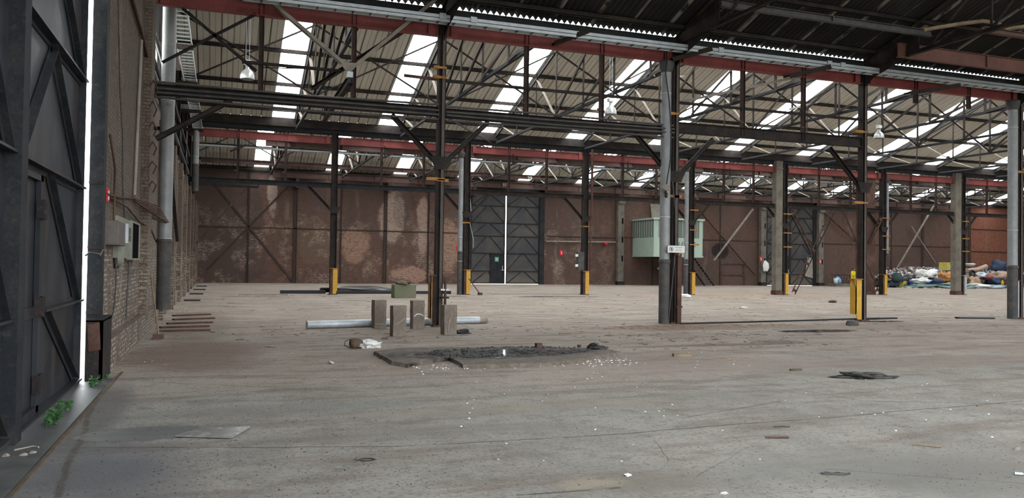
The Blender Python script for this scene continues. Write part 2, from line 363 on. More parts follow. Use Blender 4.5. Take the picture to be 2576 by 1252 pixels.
    for a, b, w, am in [((190,1126),(1000,1124),.016,.8), ((1000,1124),(1576,1090),.016,.9), ((1576,1090),(2000,1056),.018,.9), ((2000,1056),(2576,1008),.018,.8), ((1660,1062),(1960,1008),.02,.5),
                    ((1780,938),(2170,1008),.016,.6), ((2170,1008),(2576,1016),.016,.6), ((380,960),(930,985),.02,.55), ((260,960),(140,1252),.03,.8), ((450,828),(770,827),.02,.7), ((1250,822),(2576,812),.03,.4),
                    ((1640,1105),(1680,1160),.012,.7), ((1860,1130),(1750,1200),.012,.6), ((1300,1245),(1560,1225),.02,.7), ((2080,1180),(2576,1215),.02,.35), ((1580,700),(2576,810),.05,.4), ((1400,1060),(1480,1095),.01,.5)]:
        seg(pf(*a), pf(*b), w*(1.35 if w > .013 else .55), min(1, am*1.2), dk)
    # standing water and oil: smooth and mirror-like
    wet = 0.0; 
    for cx_, cy_, rx_, ry_ in [(*pf(2060,832), 1.45, .42), (*pf(2215,808), 1.0, .3), (*pf(1400,746), 2.6, .45), (*pf(1135,745), .8, .2), (*pf(640,745), 1.5, .25)]:
        e = ell(cx_, cy_, rx_, ry_, .25, 1.2); wet = e if wet == 0.0 else k.m('MAXIMUM', wet, e)
    damp = ell(-.62, 8.15, .6, .32, .3, .5)
    col = k.mix(k.m('MULTIPLY', wet, .85), col, (.035,.04,.05))
    rough = k.m('SUBTRACT', k.m('SUBTRACT', k.m('ADD', .72, k.m('MULTIPLY', n2, .25)), k.m('MULTIPLY', wet, .8)), k.m('MULTIPLY', damp, .35), True)
    h = k.m('ADD', k.m('ADD', k.m('MULTIPLY', n2, .8), k.m('MULTIPLY', n3, .5)), k.m('MULTIPLY', n1, 1.5))
    k.bump(k.m('MULTIPLY', h, k.m('SUBTRACT', 1.0, wet)), .55, .03)
    return k.finish(col, rough, 0)
M['floor'] = floor_mat()
M['ground'] = worn('outside_ground', (.30,.31,.24), (.36,.36,.30), .5, .9)

# ------------------------------------------------------------------ the shell
XW = -1.48                        # left column line; columns every 6.78 m
XC = [XW + 6.78*i for i in range(14)]
YN, YM, YF = 20.02, 40.46, 61.7   # near row, middle row, far wall
XR = 84.0
TX = [3.42 + 5.13*i for i in range(15)]      # roof trusses; a rooflight strip lies left of each
struct('floor', MB().box(-2.2, XR, -4, YF+.3, -.2, 0), M['floor'], 'dusty cracked concrete floor of the empty factory hall')
struct('ground', MB().box(-60, -2.2, -30, 90, -.25, -.05).box(-2.2, 120, YF+.3, 120, -.25, -.05).box(-2.2, 120, -60, -4, -.25, -.05), M['ground'], 'yard ground outside seen through the gate slits', 'ground')

SL = .323
def strips(): return [(t-1.18, t-.08) for t in TX if t < XR]
def roof_panels(y0, z0, y1, z1, mat, name, label, gaps, ribs=True):
    mb = MB(); xs = [-2.0]; 
    for a, b in gaps: xs += [a, b]
    xs.append(XR)
    for i in range(0, len(xs), 2):
        a, b = xs[i], xs[i+1]; prof = []
        prof.append((a, 0)); kx = math.ceil((a+1.45+.05)/.46)
        while -1.45+kx*.46 < b-.05:
            c = -1.45+kx*.46
            if ribs: prof += [(c-.035, 0), (c-.015, .07), (c+.015, .07), (c+.035, 0)]
            kx += 1
        prof.append((b, 0)); n = len(prof)
        vs = [(x, y0, z0+h) for x, h in prof] + [(x, y1, z1+h) for x, h in prof] + [(x, y0, z0+h+.03) for x, h in prof] + [(x, y1, z1+h+.03) for x, h in prof]
        fs = []
        for j in range(n-1):
            fs += [(j, n+j, n+j+1, j+1), (2*n+j, 2*n+j+1, 3*n+j+1, 3*n+j), (j, j+1, 2*n+j+1, 2*n+j), (n+j, 3*n+j, 3*n+j+1, n+j+1)]
        fs += [(0, 2*n, 3*n, n), (n-1, 2*n-1, 4*n-1, 3*n-1)]
        mb.add(vs, fs)
    return struct(name, mb, mat, label, 'ceiling')
win = [0]
def rooflights(y0, z0, y1, z1, where, bars=3, glaze=True):
    L = math.hypot(y1-y0, z1-z0); nz = Vector((0, -(z1-z0), (y1-y0))).normalized(); 
    if nz.z < 0: nz = -nz
    for i, (a, b) in enumerate(strips()):
        if a > XR-2: continue
        win[0] += 1
        mb = MB(); P0 = Vector((0, y0, z0)); P1 = Vector((0, y1, z1))
        mb.add([(a, y0, z0+.035), (b, y0, z0+.035), (b, y1, z1+.035), (a, y1, z1+.035)], [(0,1,2,3)], 0)
        for x in (a+.012, b-.012): mb.bar((x, y0, z0+.03), (x, y1, z1+.03), .03, .06, 1)
        for j in range(1, bars+1):
            p = P0.lerp(P1, j/(bars+1)); mb.bar((a, p.y, p.z+.045), (b, p.y, p.z+.045), .03, .02, 1)
        struct('window_%d' % win[0], mb, [M['skylight'], M['galv']], 'milky rooflight strip, %s from the left wall %s' % (ORD[i], where), 'rooflight')
        c = P0.lerp(P1, .5) + nz*-.03
        portal((a/2+b/2, c.y, c.z), -nz, b-a, L)
RY1, RZ1 = 31.2, 8.5 + SL*(YM-31.2)          # ridge of the middle bay
roof_panels(YM, 8.5, RY1, RZ1, M['sheet'], 'ceiling', 'pale ribbed roof sheets of the middle bay, slope facing the camera', strips())
roof_panels(20.38, 8.02, RY1, RZ1, M['sheet'], 'ceiling', 'pale ribbed roof sheets of the middle bay, near slope', strips(), False)
RY2 = 51.6; RZ2 = 8.45 + SL*(YF-RY2)
roof_panels(YF, 8.45, RY2, RZ2, M['sheet'], 'ceiling', 'pale ribbed roof sheets of the far bay, slope facing the camera', strips())
roof_panels(40.95, 8.15, RY2, RZ2, M['sheet'], 'ceiling', 'pale ribbed roof sheets of the far bay, near slope', strips(), False)
rooflights(YM, 8.5, RY1, RZ1, 'on the slope of the middle bay facing the camera')
rooflights(20.38, 8.02, RY1, RZ1, 'on the near slope of the middle bay')
rooflights(YF, 8.45, RY2, RZ2, 'on the slope of the far bay facing the camera')
rooflights(40.95, 8.15, RY2, RZ2, 'on the near slope of the far bay')
# near bay: black corrugated roof, daylight showing under its scalloped edge
def corrugated(y0, z0, y1, z1, x0, x1, lab, gaps=()):
    mb = MB(); xs = [x0]
    for a, b in gaps: xs += [a, b]
    xs.append(x1)
    for q in range(0, len(xs), 2):
        n = int((xs[q+1]-xs[q])/.02125)+1; pr = [(xs[q]+(xs[q+1]-xs[q])*i/(n-1)) for i in range(n)]
        H = [.045*math.cos(2*PI*x/.17) for x in pr]
        vs = [(x, y0, z0+h) for x, h in zip(pr, H)] + [(x, y1, z1+h) for x, h in zip(pr, H)]
        mb.add(vs, [(j, n+j, n+j+1, j+1) for j in range(n-1)])
    o = struct('ceiling', mb, M['oldroof'], lab); m_ = o.modifiers.new('thickness', 'SOLIDIFY'); m_.thickness = .008; return o
corrugated(20.16, 8.258, 10.0, 8.235+SL*10.16, -2, XR, 'soot black corrugated roof of the near bay, slope above the near columns')
gapsA = [(x, x+1.1) for x in [2+4.6*i for i in range(12)]]
corrugated(-.4, 8.3, 10.0, 8.235+SL*10.16, -2, XR, 'black corrugated roof of the near bay, slope over the camera', gapsA)
for i, (a, b) in enumerate(gapsA):
    win[0] += 1; z1 = 8.235+SL*10.16
    mb = MB().add([(a, -.4, 8.34), (b, -.4, 8.34), (b, 10, z1+.04), (a, 10, z1+.04)], [(0,1,2,3)], 0).bar((a, 4.8, 9.97), (b, 4.8, 9.97), .04, .05, 1)
    struct('window_%d' % win[0], mb, [M['skylight'], M['galv']], 'rooflight strip over the camera, %s from the left wall' % ORD[i], 'rooflight')
    nz = Vector((0, -(z1-8.3), 10.4)).normalized(); portal(((a+b)/2, 4.8, 9.9), -nz, b-a, 10.9)

# left wall -----------------------------------------------------------------
mb = MB()
mb.box(-1.69, -1.55, 12.37, 20.6, .46, 12)                       # tall part beside the gate
mb.box(-1.69, -1.42, 12.64, 20.9, 0, .46)
mb.box(-1.95, -1.55, 20.6, YF, .46, 5.5).box(-1.95, -1.46, 20.9, YF, 0, .46)
for i in range(16):                                              # brick buttresses
    y = 23.2 + i*2.5
    if y < 60: mb.box(-1.56, -1.43 if i % 2 else -1.36, y, y+.42, 0, 5.3)
mb.box(-1.56, -1.40, 18.4, 19.3, .46, 8.6)
struct('wall_left', mb, M['brick_left'], 'grey brown brick wall on the left with pillars and a projecting plinth')
mb = MB(); mb.box(-2.0, -1.85, 27.2, YF, 5.5, 12.2).box(-2.0, -1.85, 20.6, 27.2, 5.5, 6.4).box(-2.0, -1.85, 20.6, 27.2, 8.0, 12.2)
struct('wall_left', mb, M['sheetwall'], 'dark sheet cladding above the left brick wall')
win[0] += 1
mb = MB().add([(-1.92, 20.6, 6.4), (-1.92, 27.2, 6.4), (-1.92, 27.2, 8.0), (-1.92, 20.6, 8.0)], [(0,1,2,3)], 0)
for i in range(6): mb.box(-1.95, -1.89, 20.6+i*1.32-.03, 20.6+i*1.32+.03, 6.4, 8.0, 1)
struct('window_%d' % win[0], mb, [M['skylight'], M['steel']], 'band of milky glazing high on the left wall behind the cable ladder', 'window')
portal((-1.88, 23.9, 7.2), (1, 0, 0), 6.6, 1.6)
mb = MB(); mb.box(-2.0, -1.8, -4, 12.62, 5.7, 12).box(-2.0, -1.8, -4, 1.8, 5.2, 5.7).box(-2.0, -1.8, -4, 1.8, 0, 5.2)
struct('wall_left', mb, M['sheetwall'], 'dark wall above and before the near left gate')
# back and right walls (behind the camera), with open doorways
mb = MB(); zt = 8.6
xs = [-2.0, 1.0, 9.0, 16, 24, 34, 42, XR]
mb.box(-2, XR, -4.2, -4, 6.0, 12)
for i in range(0, len(xs), 2): mb.box(xs[i], xs[i+1], -4.2, -4, 0, 6.0)
mb.box(-2, XR, -4.2, -.3, 8.35, 8.5)
struct('wall_back', mb, M['brick_far'], 'brick wall behind the camera with open doorways')
for a, b in ((1.0, 9.0), (16, 24), (34, 42)): portal(((a+b)/2, -4.1, 3.0), (0, 1, 0), b-a, 6.0)
struct('wall_right', MB().box(XR, XR+.3, -4, YF, 0, 12.2), M['brick_left'], 'distant brick end wall on the right')

# far wall ------------------------------------------------------------------
D1 = (18.5, 25.2); D2 = (46.9, 53.0); DH = 7.75
mb = MB()
for a, b in ((-2.0, D1[0]), (D1[1], D2[0]), (D2[1], 72.3)): mb.box(a, b, YF, YF+.3, 0, 8.75)
for a, b in (D1, D2): mb.box(a, b, YF, YF+.3, DH, 8.75)
struct('wall_far', mb, M['brick_far'], 'dark red brick far wall with soot and lime stains')
struct('wall_far', MB().box(72.3, XR, YF, YF+.3, 0, 8.75), M['brick_far_red'], 'orange red brick section at the right end of the far wall')
struct('wall_gable', MB().box(-2, XR, YF+.28, YF+.32, 8.3, 8.9), M['steel'], 'dark flashing above the far wall', 'wall')
# iron frame let into the brick
n = 0
for i, x in enumerate([1.97, 5.27, 8.62, 12.0, 15.39]):
    w = .26 if i % 2 else .12
    n += 1
    struct('trim_%d' % n, MB().ibeam((x, YF-.04, 0), (x, YF-.04, 8.3), .12, w, .02, 0, (1,0,0)), M['wallsteel'], '%s iron post set in the far wall, %s from the left corner' % ('broad' if i % 2 else 'narrow', ORD[i]), 'wall post')
for i, x in enumerate([28.7, 35.4, 42.3, 59.5, 62.0, 66.0, 72.3, 78.2]):
    n += 1; w = .3 if x in (72.3, 66.0) else .1
    struct('trim_%d' % n, MB().box(x-w/2, x+w/2, YF-.06, YF, 0, 8.3), M['wallsteel'], 'iron post set in the far wall right of the centre gate, %s from that gate' % ORD[i], 'wall post')
for i, (a, b, z) in enumerate([(-1.6, 18.3, 4.05), (25.4, 31.9, 4.0), (32.4, 46.6, 4.05), (53.2, 72.2, 4.0), (72.4, 83.9, 5.9), (72.4, 83.9, 3.6)]):
    n += 1
    struct('trim_%d' % n, MB().box(a, b, YF-.05, YF, z-.04, z+.04), M['wallsteel'],
           ['horizontal iron band in the far wall left of the centre gate', 'horizontal iron band right of the centre gate', 'horizontal iron band behind the green cabin', 'horizontal iron band above the rubbish heap', 'upper iron band on the orange brick', 'lower iron band on the orange brick'][i], 'iron band')
for i, (a, za, b, zb) in enumerate([(-.8, 7.6, 5.1, .2), (5.1, 7.6, -.8, .9)]):
    n += 1
    struct('trim_%d' % n, MB().bar((a, YF-.035, za), (b, YF-.035, zb), .05, .14), M['wallsteel'], ['diagonal iron brace on the far wall falling to the right', 'diagonal iron brace on the far wall rising to the right'][i], 'brace')
# blocked opening outlined in the wall
mb = MB(); a, b = 42.4, 44.9
for x in (a, b):
    mb.box(x-.07, x+.07, YF-.06, YF, 0, 2.0)
    for j in range(7): mb.box(x-.2, x+.2, YF-.05, YF, .25+j*.27, .35+j*.27)
for z in (1.95, .95): mb.box(a, b, YF-.07, YF, z-.05, z+.05)
n += 1; struct('trim_%d' % n, mb, M['rust'], 'rusty frame of a bricked up hatch on the far wall', 'hatch frame')

# gates in the far wall ------------------------------------------------------
def far_gate(k, x0, x1, lab, gap=.12, wicket=True, rails=(1.06, 2.5, 3.88, 4.94, 6.32, 7.3)):
    root = thing('door_%d' % k, lab, 'gate', ((x0+x1)/2, YF, 0)); root['kind'] = 'structure'
    xm = (x0+x1)/2; y = YF+.02
    MB().box(x0, x0+.42, YF-.1, YF+.12, 0, DH).box(x1-.42, x1, YF-.1, YF+.12, 0, DH).box(x0, x1, YF-.1, YF+.12, DH-.3, DH).build('door_frame', M['steel_blue'], root)
    for sgn, a, b in ((-1, x0+.42, xm-gap/2), (1, xm+gap/2, x1-.42)):
        leaf = MB().box(a, b, y, y+.05, .04, DH-.3).build('door_leaf', M['fargate'], root)
        rl = MB(); zz = [.04] + list(rails) + [DH-.3]
        wk = wicket and sgn < 0; wx = b-1.25
        for z in rails:
            rl.box(a, wx if (wk and z < 2) else b, y-.07, y, z-.03, z+.03)
        for z in (.08, DH-.33): rl.box(a, wx if (wk and z < 2) else b, y-.05, y, z-.04, z+.04)
        rl.box(a, a+.06, y-.06, y, .04, DH-.3).box(b-.06, b, y-.06, y, .04, DH-.3)
        for i in range(len(zz)-2):
            z0, z1 = zz[i]+.05, zz[i+1]-.05
            xe = wx if (wk and i < 2) else b
            c = (a+b)/2
            rl.bar((a+.1, y-.03, z0), (c-.15, y-.03, z1), .04, .05)
            if not (wk and i < 2): rl.bar((c+.15, y-.03, z1), (b-.1, y-.03, z0), .04, .05)
            else: rl.bar((c+.1, y-.03, z1), (wx, y-.03, z1-.28), .04, .05)
        rl.build('stiffener', M['steel'], root)
        if wk:
            w = MB().box(wx, wx+.07, y-.08, y, .05, 2.45).box(wx, b, y-.08, y, 2.42, 2.5).box(wx+.07, b-.08, y-.02, y, .08, 2.4).build('wicket_door', M['steel_blue'], root)
            MB().box(b-.22, b-.18, y-.12, y, 1.15, 1.5).box(b-.3, b-.05, y-.1, y, 1.12, 1.16).build('door_handle', M['galv'], w)
    portal((xm, YF, DH/2), (0, -1, 0), gap, DH-.3)
    return root
far_gate(1, D1[0], D1[1], 'tall black steel double gate in the far wall with a bright slit between its leaves')
far_gate(2, D2[0], D2[1], 'tall black steel double gate in the far wall to the right of the green cabin', .03)
MB_ = MB().box(50.6, 51.4, YF-.12, YF-.06, .9, 2.9, 0)

# gate on the left, close to the camera --------------------------------------
root = thing('door_3', 'big blue black steel gate leaf on the near left with diagonal stiffeners', 'gate', (-1.65, 8, 0)); root['kind'] = 'structure'
gx = -1.70
MB().box(gx-.03, gx-.015, 1.9, 11.66, .03, 5.15).build('door_leaf', M['gate'], root)
mb = MB()
mb.box(gx-.02, gx+.11, 7.86, 8.10, .0, 5.2)                                    # main post
for y0 in (2.0, 11.55): mb.box(gx-.02, gx+.05, y0, y0+.11, 0, 5.15)
mb.build('gate_post', M['steel_blue'], root)
mb = MB()
for z in (1.07, 2.5, 3.87, 5.1):
    mb.box(gx-.015, gx+.085, 9.22 if z < 2 else 8.1, 11.6, z-.012, z+.012).box(gx-.015, gx, 8.1, 11.6, z-.06, z+.05)
    mb.box(gx-.015, gx+.085, 2.1, 7.9, z-.012, z+.012)
mb.box(gx-.015, gx+.085, 8.1, 11.6, .05, .075).box(gx-.015, gx+.085, 2.1, 7.9, .05, .075).build('rail', M['gate'], root)
mb = MB(); zz = [.08, 1.05, 2.48, 3.85, 5.08]
for i in range(4):
    a, b = zz[i], zz[i+1]-.03
    mb.angle((gx+.03, 9.55, b), (gx+.03, 11.45, a), .07, .008, 0, (1,0,0))
    if i >= 2: mb.angle((gx+.03, 9.62, b), (gx+.03, 8.18, a+.05), .07, .008, 0, (1,0,0))
    mb.angle((gx+.03, 6.6, b), (gx+.03, 7.82, a), .07, .008, 0, (1,0,0)); mb.angle((gx+.03, 4.4, b), (gx+.03, 2.2, a), .07, .008, 0, (1,0,0))
mb.build('stiffener', M['steel_blue'], root)
w = MB().box(gx-.01, gx+.035, 9.08, 9.2, .06, 2.42).box(gx-.01, gx+.035, 8.14, 9.2, 2.36, 2.42).box(gx-.01, gx+.035, 8.14, 9.2, .06, .14).build('wicket_frame', M['gate'], root)
for z in (.35, 1.12, 2.08): MB().box(gx, gx+.06, 9.06, 9.3, z-.09, z+.09).tube([(gx+.06, 9.14, z-.1), (gx+.06, 9.14, z+.1)], .018, 8).build('hinge', M['steel'], w)
MB().plate([(gx-.005, 8.02+.2, .86), (gx-.005, 8.5, .80), (gx-.005, 8.42, .90), (gx-.005, 8.22, .95)], (1,0,0), .006).build('paper_scrap', M['white'], root)
portal((-1.67, 11.71, 2.6), (1, 0, 0), .1, 5.0)
# frame column of that gate and its steel shoe
root = thing('gate_column', 'dark blue grey steel gate jamb between the bright slit and the left brick wall', 'gate jamb', (-1.52, 11.8, 0))
MB().box(-1.61, -1.44, 11.76, 11.82, 0, 5.6).box(-1.61, -1.55, 11.82, 12.35, 0, 5.6).box(-1.47, -1.44, 11.82, 12.0, 0, 5.6).build('shaft', M['steel_blue'], root)
for z in (1.75, 2.6, .9): MB().box(-1.612, -1.435, 11.752, 11.76, z-.02, z+.02).build('collar', M['steel'], root)
MB().box(-1.55, -1.50, 12.0, 12.36, 0, 5.6).build('backing_plate', M['steel'], root)
root = thing('steel_guard', 'rusty dark steel shoe plate around the foot of the left gate jamb', 'guard', (-1.45, 12.2, 0))
MB().box(-1.44, -1.40, 11.70, 12.60, 0, .80).box(-1.60, -1.40, 11.70, 11.74, 0, .80).box(-1.60, -1.40, 11.70, 12.6, .78, .82).build('plate', M['steel'], root)
MB().plate([(-1.58, 11.695, .74), (-1.44, 11.695, .78), (-1.42, 11.695, .42), (-1.56, 11.695, .40)], (0,-1,0), .015).build('flap', M['rust'], root)

# ------------------------------------------------------------------ columns
def column(x, y, label, group, side=1, guard=None, gcol='yellow', top=8.0, braces=(), brackets=(), w=.30, d=.30, conc=None, gusset=True, bz=5.32):
    root = thing('steel_column', label, 'column', (x, y, 0), group)
    t = .022
    mb = MB().box(x-w/2, x-w/2+t, y-d/2, y+d/2, 0, top).box(x+w/2-t, x+w/2, y-d/2, y+d/2, 0, top).box(x-w/2+t, x+w/2-t, y-.01, y+.01, 0, top)
    mb.build('shaft', M['steel'], root)
    if guard:
        g = guard; gx_ = x + g*(w/2+.0)
        if g < 0:
            a, b = x-w/2-(.22 if gcol != 'orange' else .13), x-w/2
        else: a, b = x-.02, x+.2
        yy = y - d/2 - (.0 if g < 0 else .02)
        gm = MB()
        if g < 0:
            gm.plate([(a, yy, 1.28), (a, yy, .22), (a+.07, yy, .04), (b, yy, .04), (b, yy, 1.28)], (0,1,0), .03)
            gm.box(a, a+.02, yy, yy+.26, .2, 1.28)
            gp = gm.build('guard_plate', M[gcol], root)
            if gcol == 'orange': MB().box(a+.055, b, yy-.012, yy, .04, 1.28).build('cover_strip', M['steel'], gp)
            MB().box(a-.08, b+.02, yy-.04, yy+.28, 1.28, 1.31).plate([(a-.07, yy, 1.28), (a-.05, yy, 1.1), (a, yy, 1.06), (a, yy, 1.28)], (0,1,0), .03).build('guard_cap', M['orange' if gcol == 'yellow' else 'rust'], gp)
        else:
            gm.plate([(a, yy-.02, 1.28), (a, yy-.02, .04), (b-.07, yy-.02, .04), (b, yy-.02, .24), (b, yy-.02, 1.28)], (0,-1,0), .03)
            gp = gm.build('guard_plate', M[gcol], root)
            MB().box(x-w/2, a, yy-.05, yy-.02, .0, 1.28).build('guard_web', M['rust'], root)
            MB().box(x-w/2-.04, b+.06, yy-.1, yy+.2, 1.28, 1.31).build('guard_cap', M['orange' if gcol == 'yellow' else 'galv'], gp)
    if y < 25: MB().box(x, x+w/2-t, y-d/2+.005, y-d/2+.02, 0, top).build('face_plate', M['browncol'], root)
    MB().box(x-w/2-.06, x+w/2+.06, y-d/2-.06, y+d/2+.06, 0, .035).build('base_plate', M['rust'], root)
    for s in braces:
        MB().chan((x+s*(w/2-.02), y, 4.15), (x+s*1.28, y, bz), .1, .12, .012).build('knee_brace', M['steel'], root)
    if gusset and braces:
        MB().plate([(x-.3, y-d/2-.012, 4.32), (x+.3, y-d/2-.012, 4.32), (x+.16, y-d/2-.012, 4.0), (x-.16, y-d/2-.012, 4.0)], (0,-1,0), .012).build('gusset_plate', M['steel'], root)
    for z, s, L in brackets:
        MB().box(x+s*w/2 - (L if s < 0 else 0), x+s*w/2 + (L if s > 0 else 0), y-d/2-.04, y-d/2+.06, z-.04, z+.04).box(x-w/2-.01, x+w/2+.01, y-d/2-.03, y-d/2, z-.03, z+.03).build('bracket', M['orange'], root)
    return root
G1 = 'steel columns of the near row'; G2 = 'steel columns of the middle row'
column(5.28, YN, 'brown black steel column of the near row standing among the concrete blocks', G1, w=.19, d=.2, guard=-1, gcol='orange', braces=(-1, 1), brackets=((3.75, -1, .28), (6.35, -1, .15), (6.6, -1, .12), (3.72, 1, .1)), bz=5.32)
column(12.16, YN, 'dark steel column of the near row carrying the small white notice', G1, w=.19, d=.2, braces=(-1, 1), brackets=((3.6, -1, .16), (3.6, 1, .08), (5.95, -1, .1)))
column(18.95, YN, 'dark steel column of the near row with the yellow guard and a puddle beside it', G1, w=.19, d=.2, guard=-1, braces=(-1,), brackets=((3.68, -1, .32), (5.9, -1, .3)))
column(25.72, YN, 'dark steel column of the near row at the right edge of the photo', G1, w=.19, d=.2, guard=-1, gcol='galv', braces=(), brackets=((5.0, -1, .1),))
# brown inner face strip on the front column and pipe tucked against it
root = thing('conduit', 'rusty brown pipe strapped to the front of the column among the concrete blocks', 'pipe', (5.36, YN-.22, 0))
MB().tube([(5.52, YN-.24, .02), (5.46, YN-.24, .12), (5.40, YN-.24, .35), (5.40, YN-.24, 1.25)], .035, 10).build('tube', M['rust'], root)
MB().box(5.28, 5.5, YN-.27, YN-.15, .92, .96).build('clamp', M['galv'], root); MB().box(5.28, 5.5, YN-.27, YN-.15, .72, .76).build('clamp', M['steel'], root)
root = thing('conduit', 'rusty brown conduit on the front of the column with the white notice', 'pipe', (12.24, YN-.2, 0))
MB().box(12.17, 12.30, YN-.23, YN-.16, 0, 1.98).build('tube', M['rust'], root); MB().box(12.14, 12.33, YN-.24, YN-.15, .45, .5).build('clamp', M['rust'], root)

midx = [(5.3, 'with the yellow guard left of the green-topped block', 1), (12.14, 'beside the grey downpipe left of the centre gate', 1), (18.95, 'with the switch box right of the centre gate', 1),
        (25.72, 'in front of the pale green cabin stair', 1), (32.28, 'beside the pale concrete pillar and the lattice braces', 1), (39.95, 'at the right foot of the lattice braces', 1), (46.75, 'in front of the rubbish heap', 1), (53.3, 'hidden near the right edge', 0)]
for i, (x, l, g) in enumerate(midx):
    if i == 7: continue
    column(x, YM, 'dark steel column of the middle row ' + l, G2, guard=g or None, gcol='galv' if i == 6 else 'yellow',
           braces=(-1, 1) if i not in (0, 2) else (-1,), brackets=((3.75, 1, .3), (4.9, 1, .25), (2.9, 1, .3)) if i > 2 else ((3.75, -1, .12),) if i else ())
# concrete and riveted pillars next to them
def pillar(x0, x1, y, label, mat, z=8.1):
    root = thing('pillar', label, 'pillar', ((x0+x1)/2, y, 0), 'heavy pillars of the middle row'); 
    MB().box(x0, x1, y-.2, y+.2, .25, z).box(x0-.03, x1+.03, y-.23, y+.23, z-.5, z-.42).build('shaft', mat, root, bevel=.015)
    MB().box(x0-.02, x1+.02, y-.23, y+.23, 0, .25).build('foot', M['rust'], root)
pillar(31.55, 32.03, YM, 'pale square concrete pillar left of the lattice braces', M['pillar'])
pillar(45.95, 46.48, YM, 'pale square concrete pillar in front of the rubbish heap', M['pillar'])
pillar(38.25, 39.45, YM+.3, 'broad dark brown riveted pillar at the right foot of the lattice braces', M['rust'])
# downpipes ------------------------------------------------------------------
def downpipe(x, y, r, label, zc=1.75, top=7.35, z0=0.0, head=True, straps=(1.74, 3.0, 6.5)):
    root = thing('downpipe', label, 'downpipe', (x, y, z0), 'grey downpipes at the columns')
    MB().tube([(x, y, zc), (x, y, top)], r, 20).build('upper_pipe', M['pipe'], root)
    MB().tube([(x, y, z0), (x, y, zc)], r*1.05, 20).lathe([(r*1.05, 0), (r*1.15, .02), (r*1.15, .1), (r, .12)], (x, y, zc-.06), 20).build('lower_pipe', M['castiron'], root)
    for z in straps: MB().lathe([(r+.006, z-.012), (r+.012, z), (r+.006, z+.012)], (x, y, 0), 20).build('strap', M['galv'], root)
    if head: MB().lathe([(r+.004, top-.25), (r+.05, top-.12), (r+.07, top), (r+.07, top+.06), (r*.8, top+.1)], (x, y, 0), 20).build('collar', M['castiron'], root)
downpipe(11.84, YN-.06, .145, 'grey downpipe with the round siren beside the column with the white notice')
downpipe(25.36, YN-.06, .155, 'grey downpipe at the right edge of the photo beside the last near column')
downpipe(-1.22, 20.9, .155, 'thick grey downpipe on the left brick wall ending above the floor', 2.05, 8.2, .42, False, (2.1, 5.4))
MB_ = None
downpipe(11.80, YM-.05, .13, 'thin grey downpipe of the middle row left of the centre gate', 2.2)
downpipe(25.40, YM-.05, .13, 'thin grey downpipe of the middle row in front of the green cabin', 2.0)
downpipe(40.28, YM-.05, .09, 'slim grey downpipe of the middle row right of the lattice braces', 2.6, 7.4, 2.5)
downpipe(-1.10, YM-.4, .14, 'grey downpipe of the middle row on the left wall below the cable ladder', 6.0, 7.6, 4.8, False, (6.4,))

# ------------------------------------------------------------------ girders between columns
def girder(x0, x1, y, label, group, zb=5.45, posts=True, rail=True, pipes=False, h=.24, mat='steel', red=True, redlab='', hangz=5.5, extra=()):
    root = thing('lattice_girder', label, 'girder', ((x0+x1)/2, y, zb), group)
    if h: MB().ibeam((x0, y, zb), (x1, y, zb), .2, h, .02).build('bottom_chord', M[mat], root)
    if pipes:
        pm = MB()
        for dz, dy in ((.16, -.12), (.02, -.16), (-.08, -.17), (-.19, -.12)):
            pm.tube([(x0, y+dy, zb+dz+random.uniform(-.02, .02)), ((x0+x1)/2, y+dy, zb+dz+random.uniform(-.06, .03)), (x1, y+dy, zb+dz+random.uniform(-.02, .02))], .028, 8)
        pm.build('pipe_run', M['castiron'], root)
    L = x1-x0
    if posts:
        for k in (1, 2):
            x = x0 + L*k/3
            MB().ibeam((x, y, hangz), (x, y, 7.9), .1, .12, .012, 0, (1,0,0)).build('hanger', M['post'], root)
            MB().bar((x-.16, y-.08, 5.9), (x-.02, y-.08, 5.86), .04, .05).build('hook', M['rust'], root)
    if rail: MB().bar((x0, y, 6.30), (x1, y, 6.30), .06, .075).build('middle_rail', M['steel'], root)
    for (a, za, b, zb_, w) in extra: MB().angle((a, y-.02, za), (b, y-.02, zb_), w, .012, 0, (0,1,0)).build('brace', M['steel'], root)
    if red:
        r = thing('runway_beam', redlab, 'beam', ((x0+x1)/2, y, 7.6), group.replace('girders', 'red runway beams'))
        MB().ibeam((x0, y, 7.6), (x1, y, 7.6), .16, .36, .02).build('beam', M['beamred'], r)
        for x in (x0+.2, x1-.2): MB().box(x-.09, x+.09, y-.1, y-.08, 7.44, 7.76).build('splice_plate', M['beamred'], r)
GN = 'girders of the near row'; GM = 'girders of the middle row'
girder(XW, 5.18, YN, 'girder of the near row from the left wall to the first column', GN, 5.48, False, False, True, redlab='faded red beam above the near girder next to the left wall',
       extra=((-.9, 7.4, .75, 6.1, .07), (.72, 7.45, -1.3, 6.1, .07), (3.04, 6.35, .9, 6.2, .02)))
girder(5.38, 12.06, YN, 'girder of the near row between the block column and the column with the notice', GN, 5.46, True, True, True, redlab='faded red beam above the near girder right of the block column')
girder(12.26, 18.85, YN, 'bare girder of the near row between the notice column and the yellow guard', GN, 5.58, True, True, False, .3, redlab='faded red beam between the notice column and the yellow guard column')
girder(19.05, 25.62, YN, 'short stub girder of the near row at the right without a bottom chord', GN, 5.5, False, False, False, 0, redlab='faded red beam at the far right of the near row')
g = [o for o in C.objects if o.name.startswith('lattice_girder')][-1]
for x in (21.1, 23.4): MB().ibeam((x, YN, 7.0), (x, YN, 7.95), .1, .12, .012, 0, (1,0,0)).build('hanger', M['post'], g)
for x in (.85, 3.04):
    g0 = bpy.data.objects['lattice_girder']
    MB().ibeam((x, YN, 5.55), (x, YN, 7.9), .1, .12, .012, 0, (1,0,0)).build('hanger', M['post'], g0)
MB().bar((.42, YN-.03, 6.29), (2.75, YN-.03, 6.29), .06, .07).build('middle_rail', M['steel'], g0)
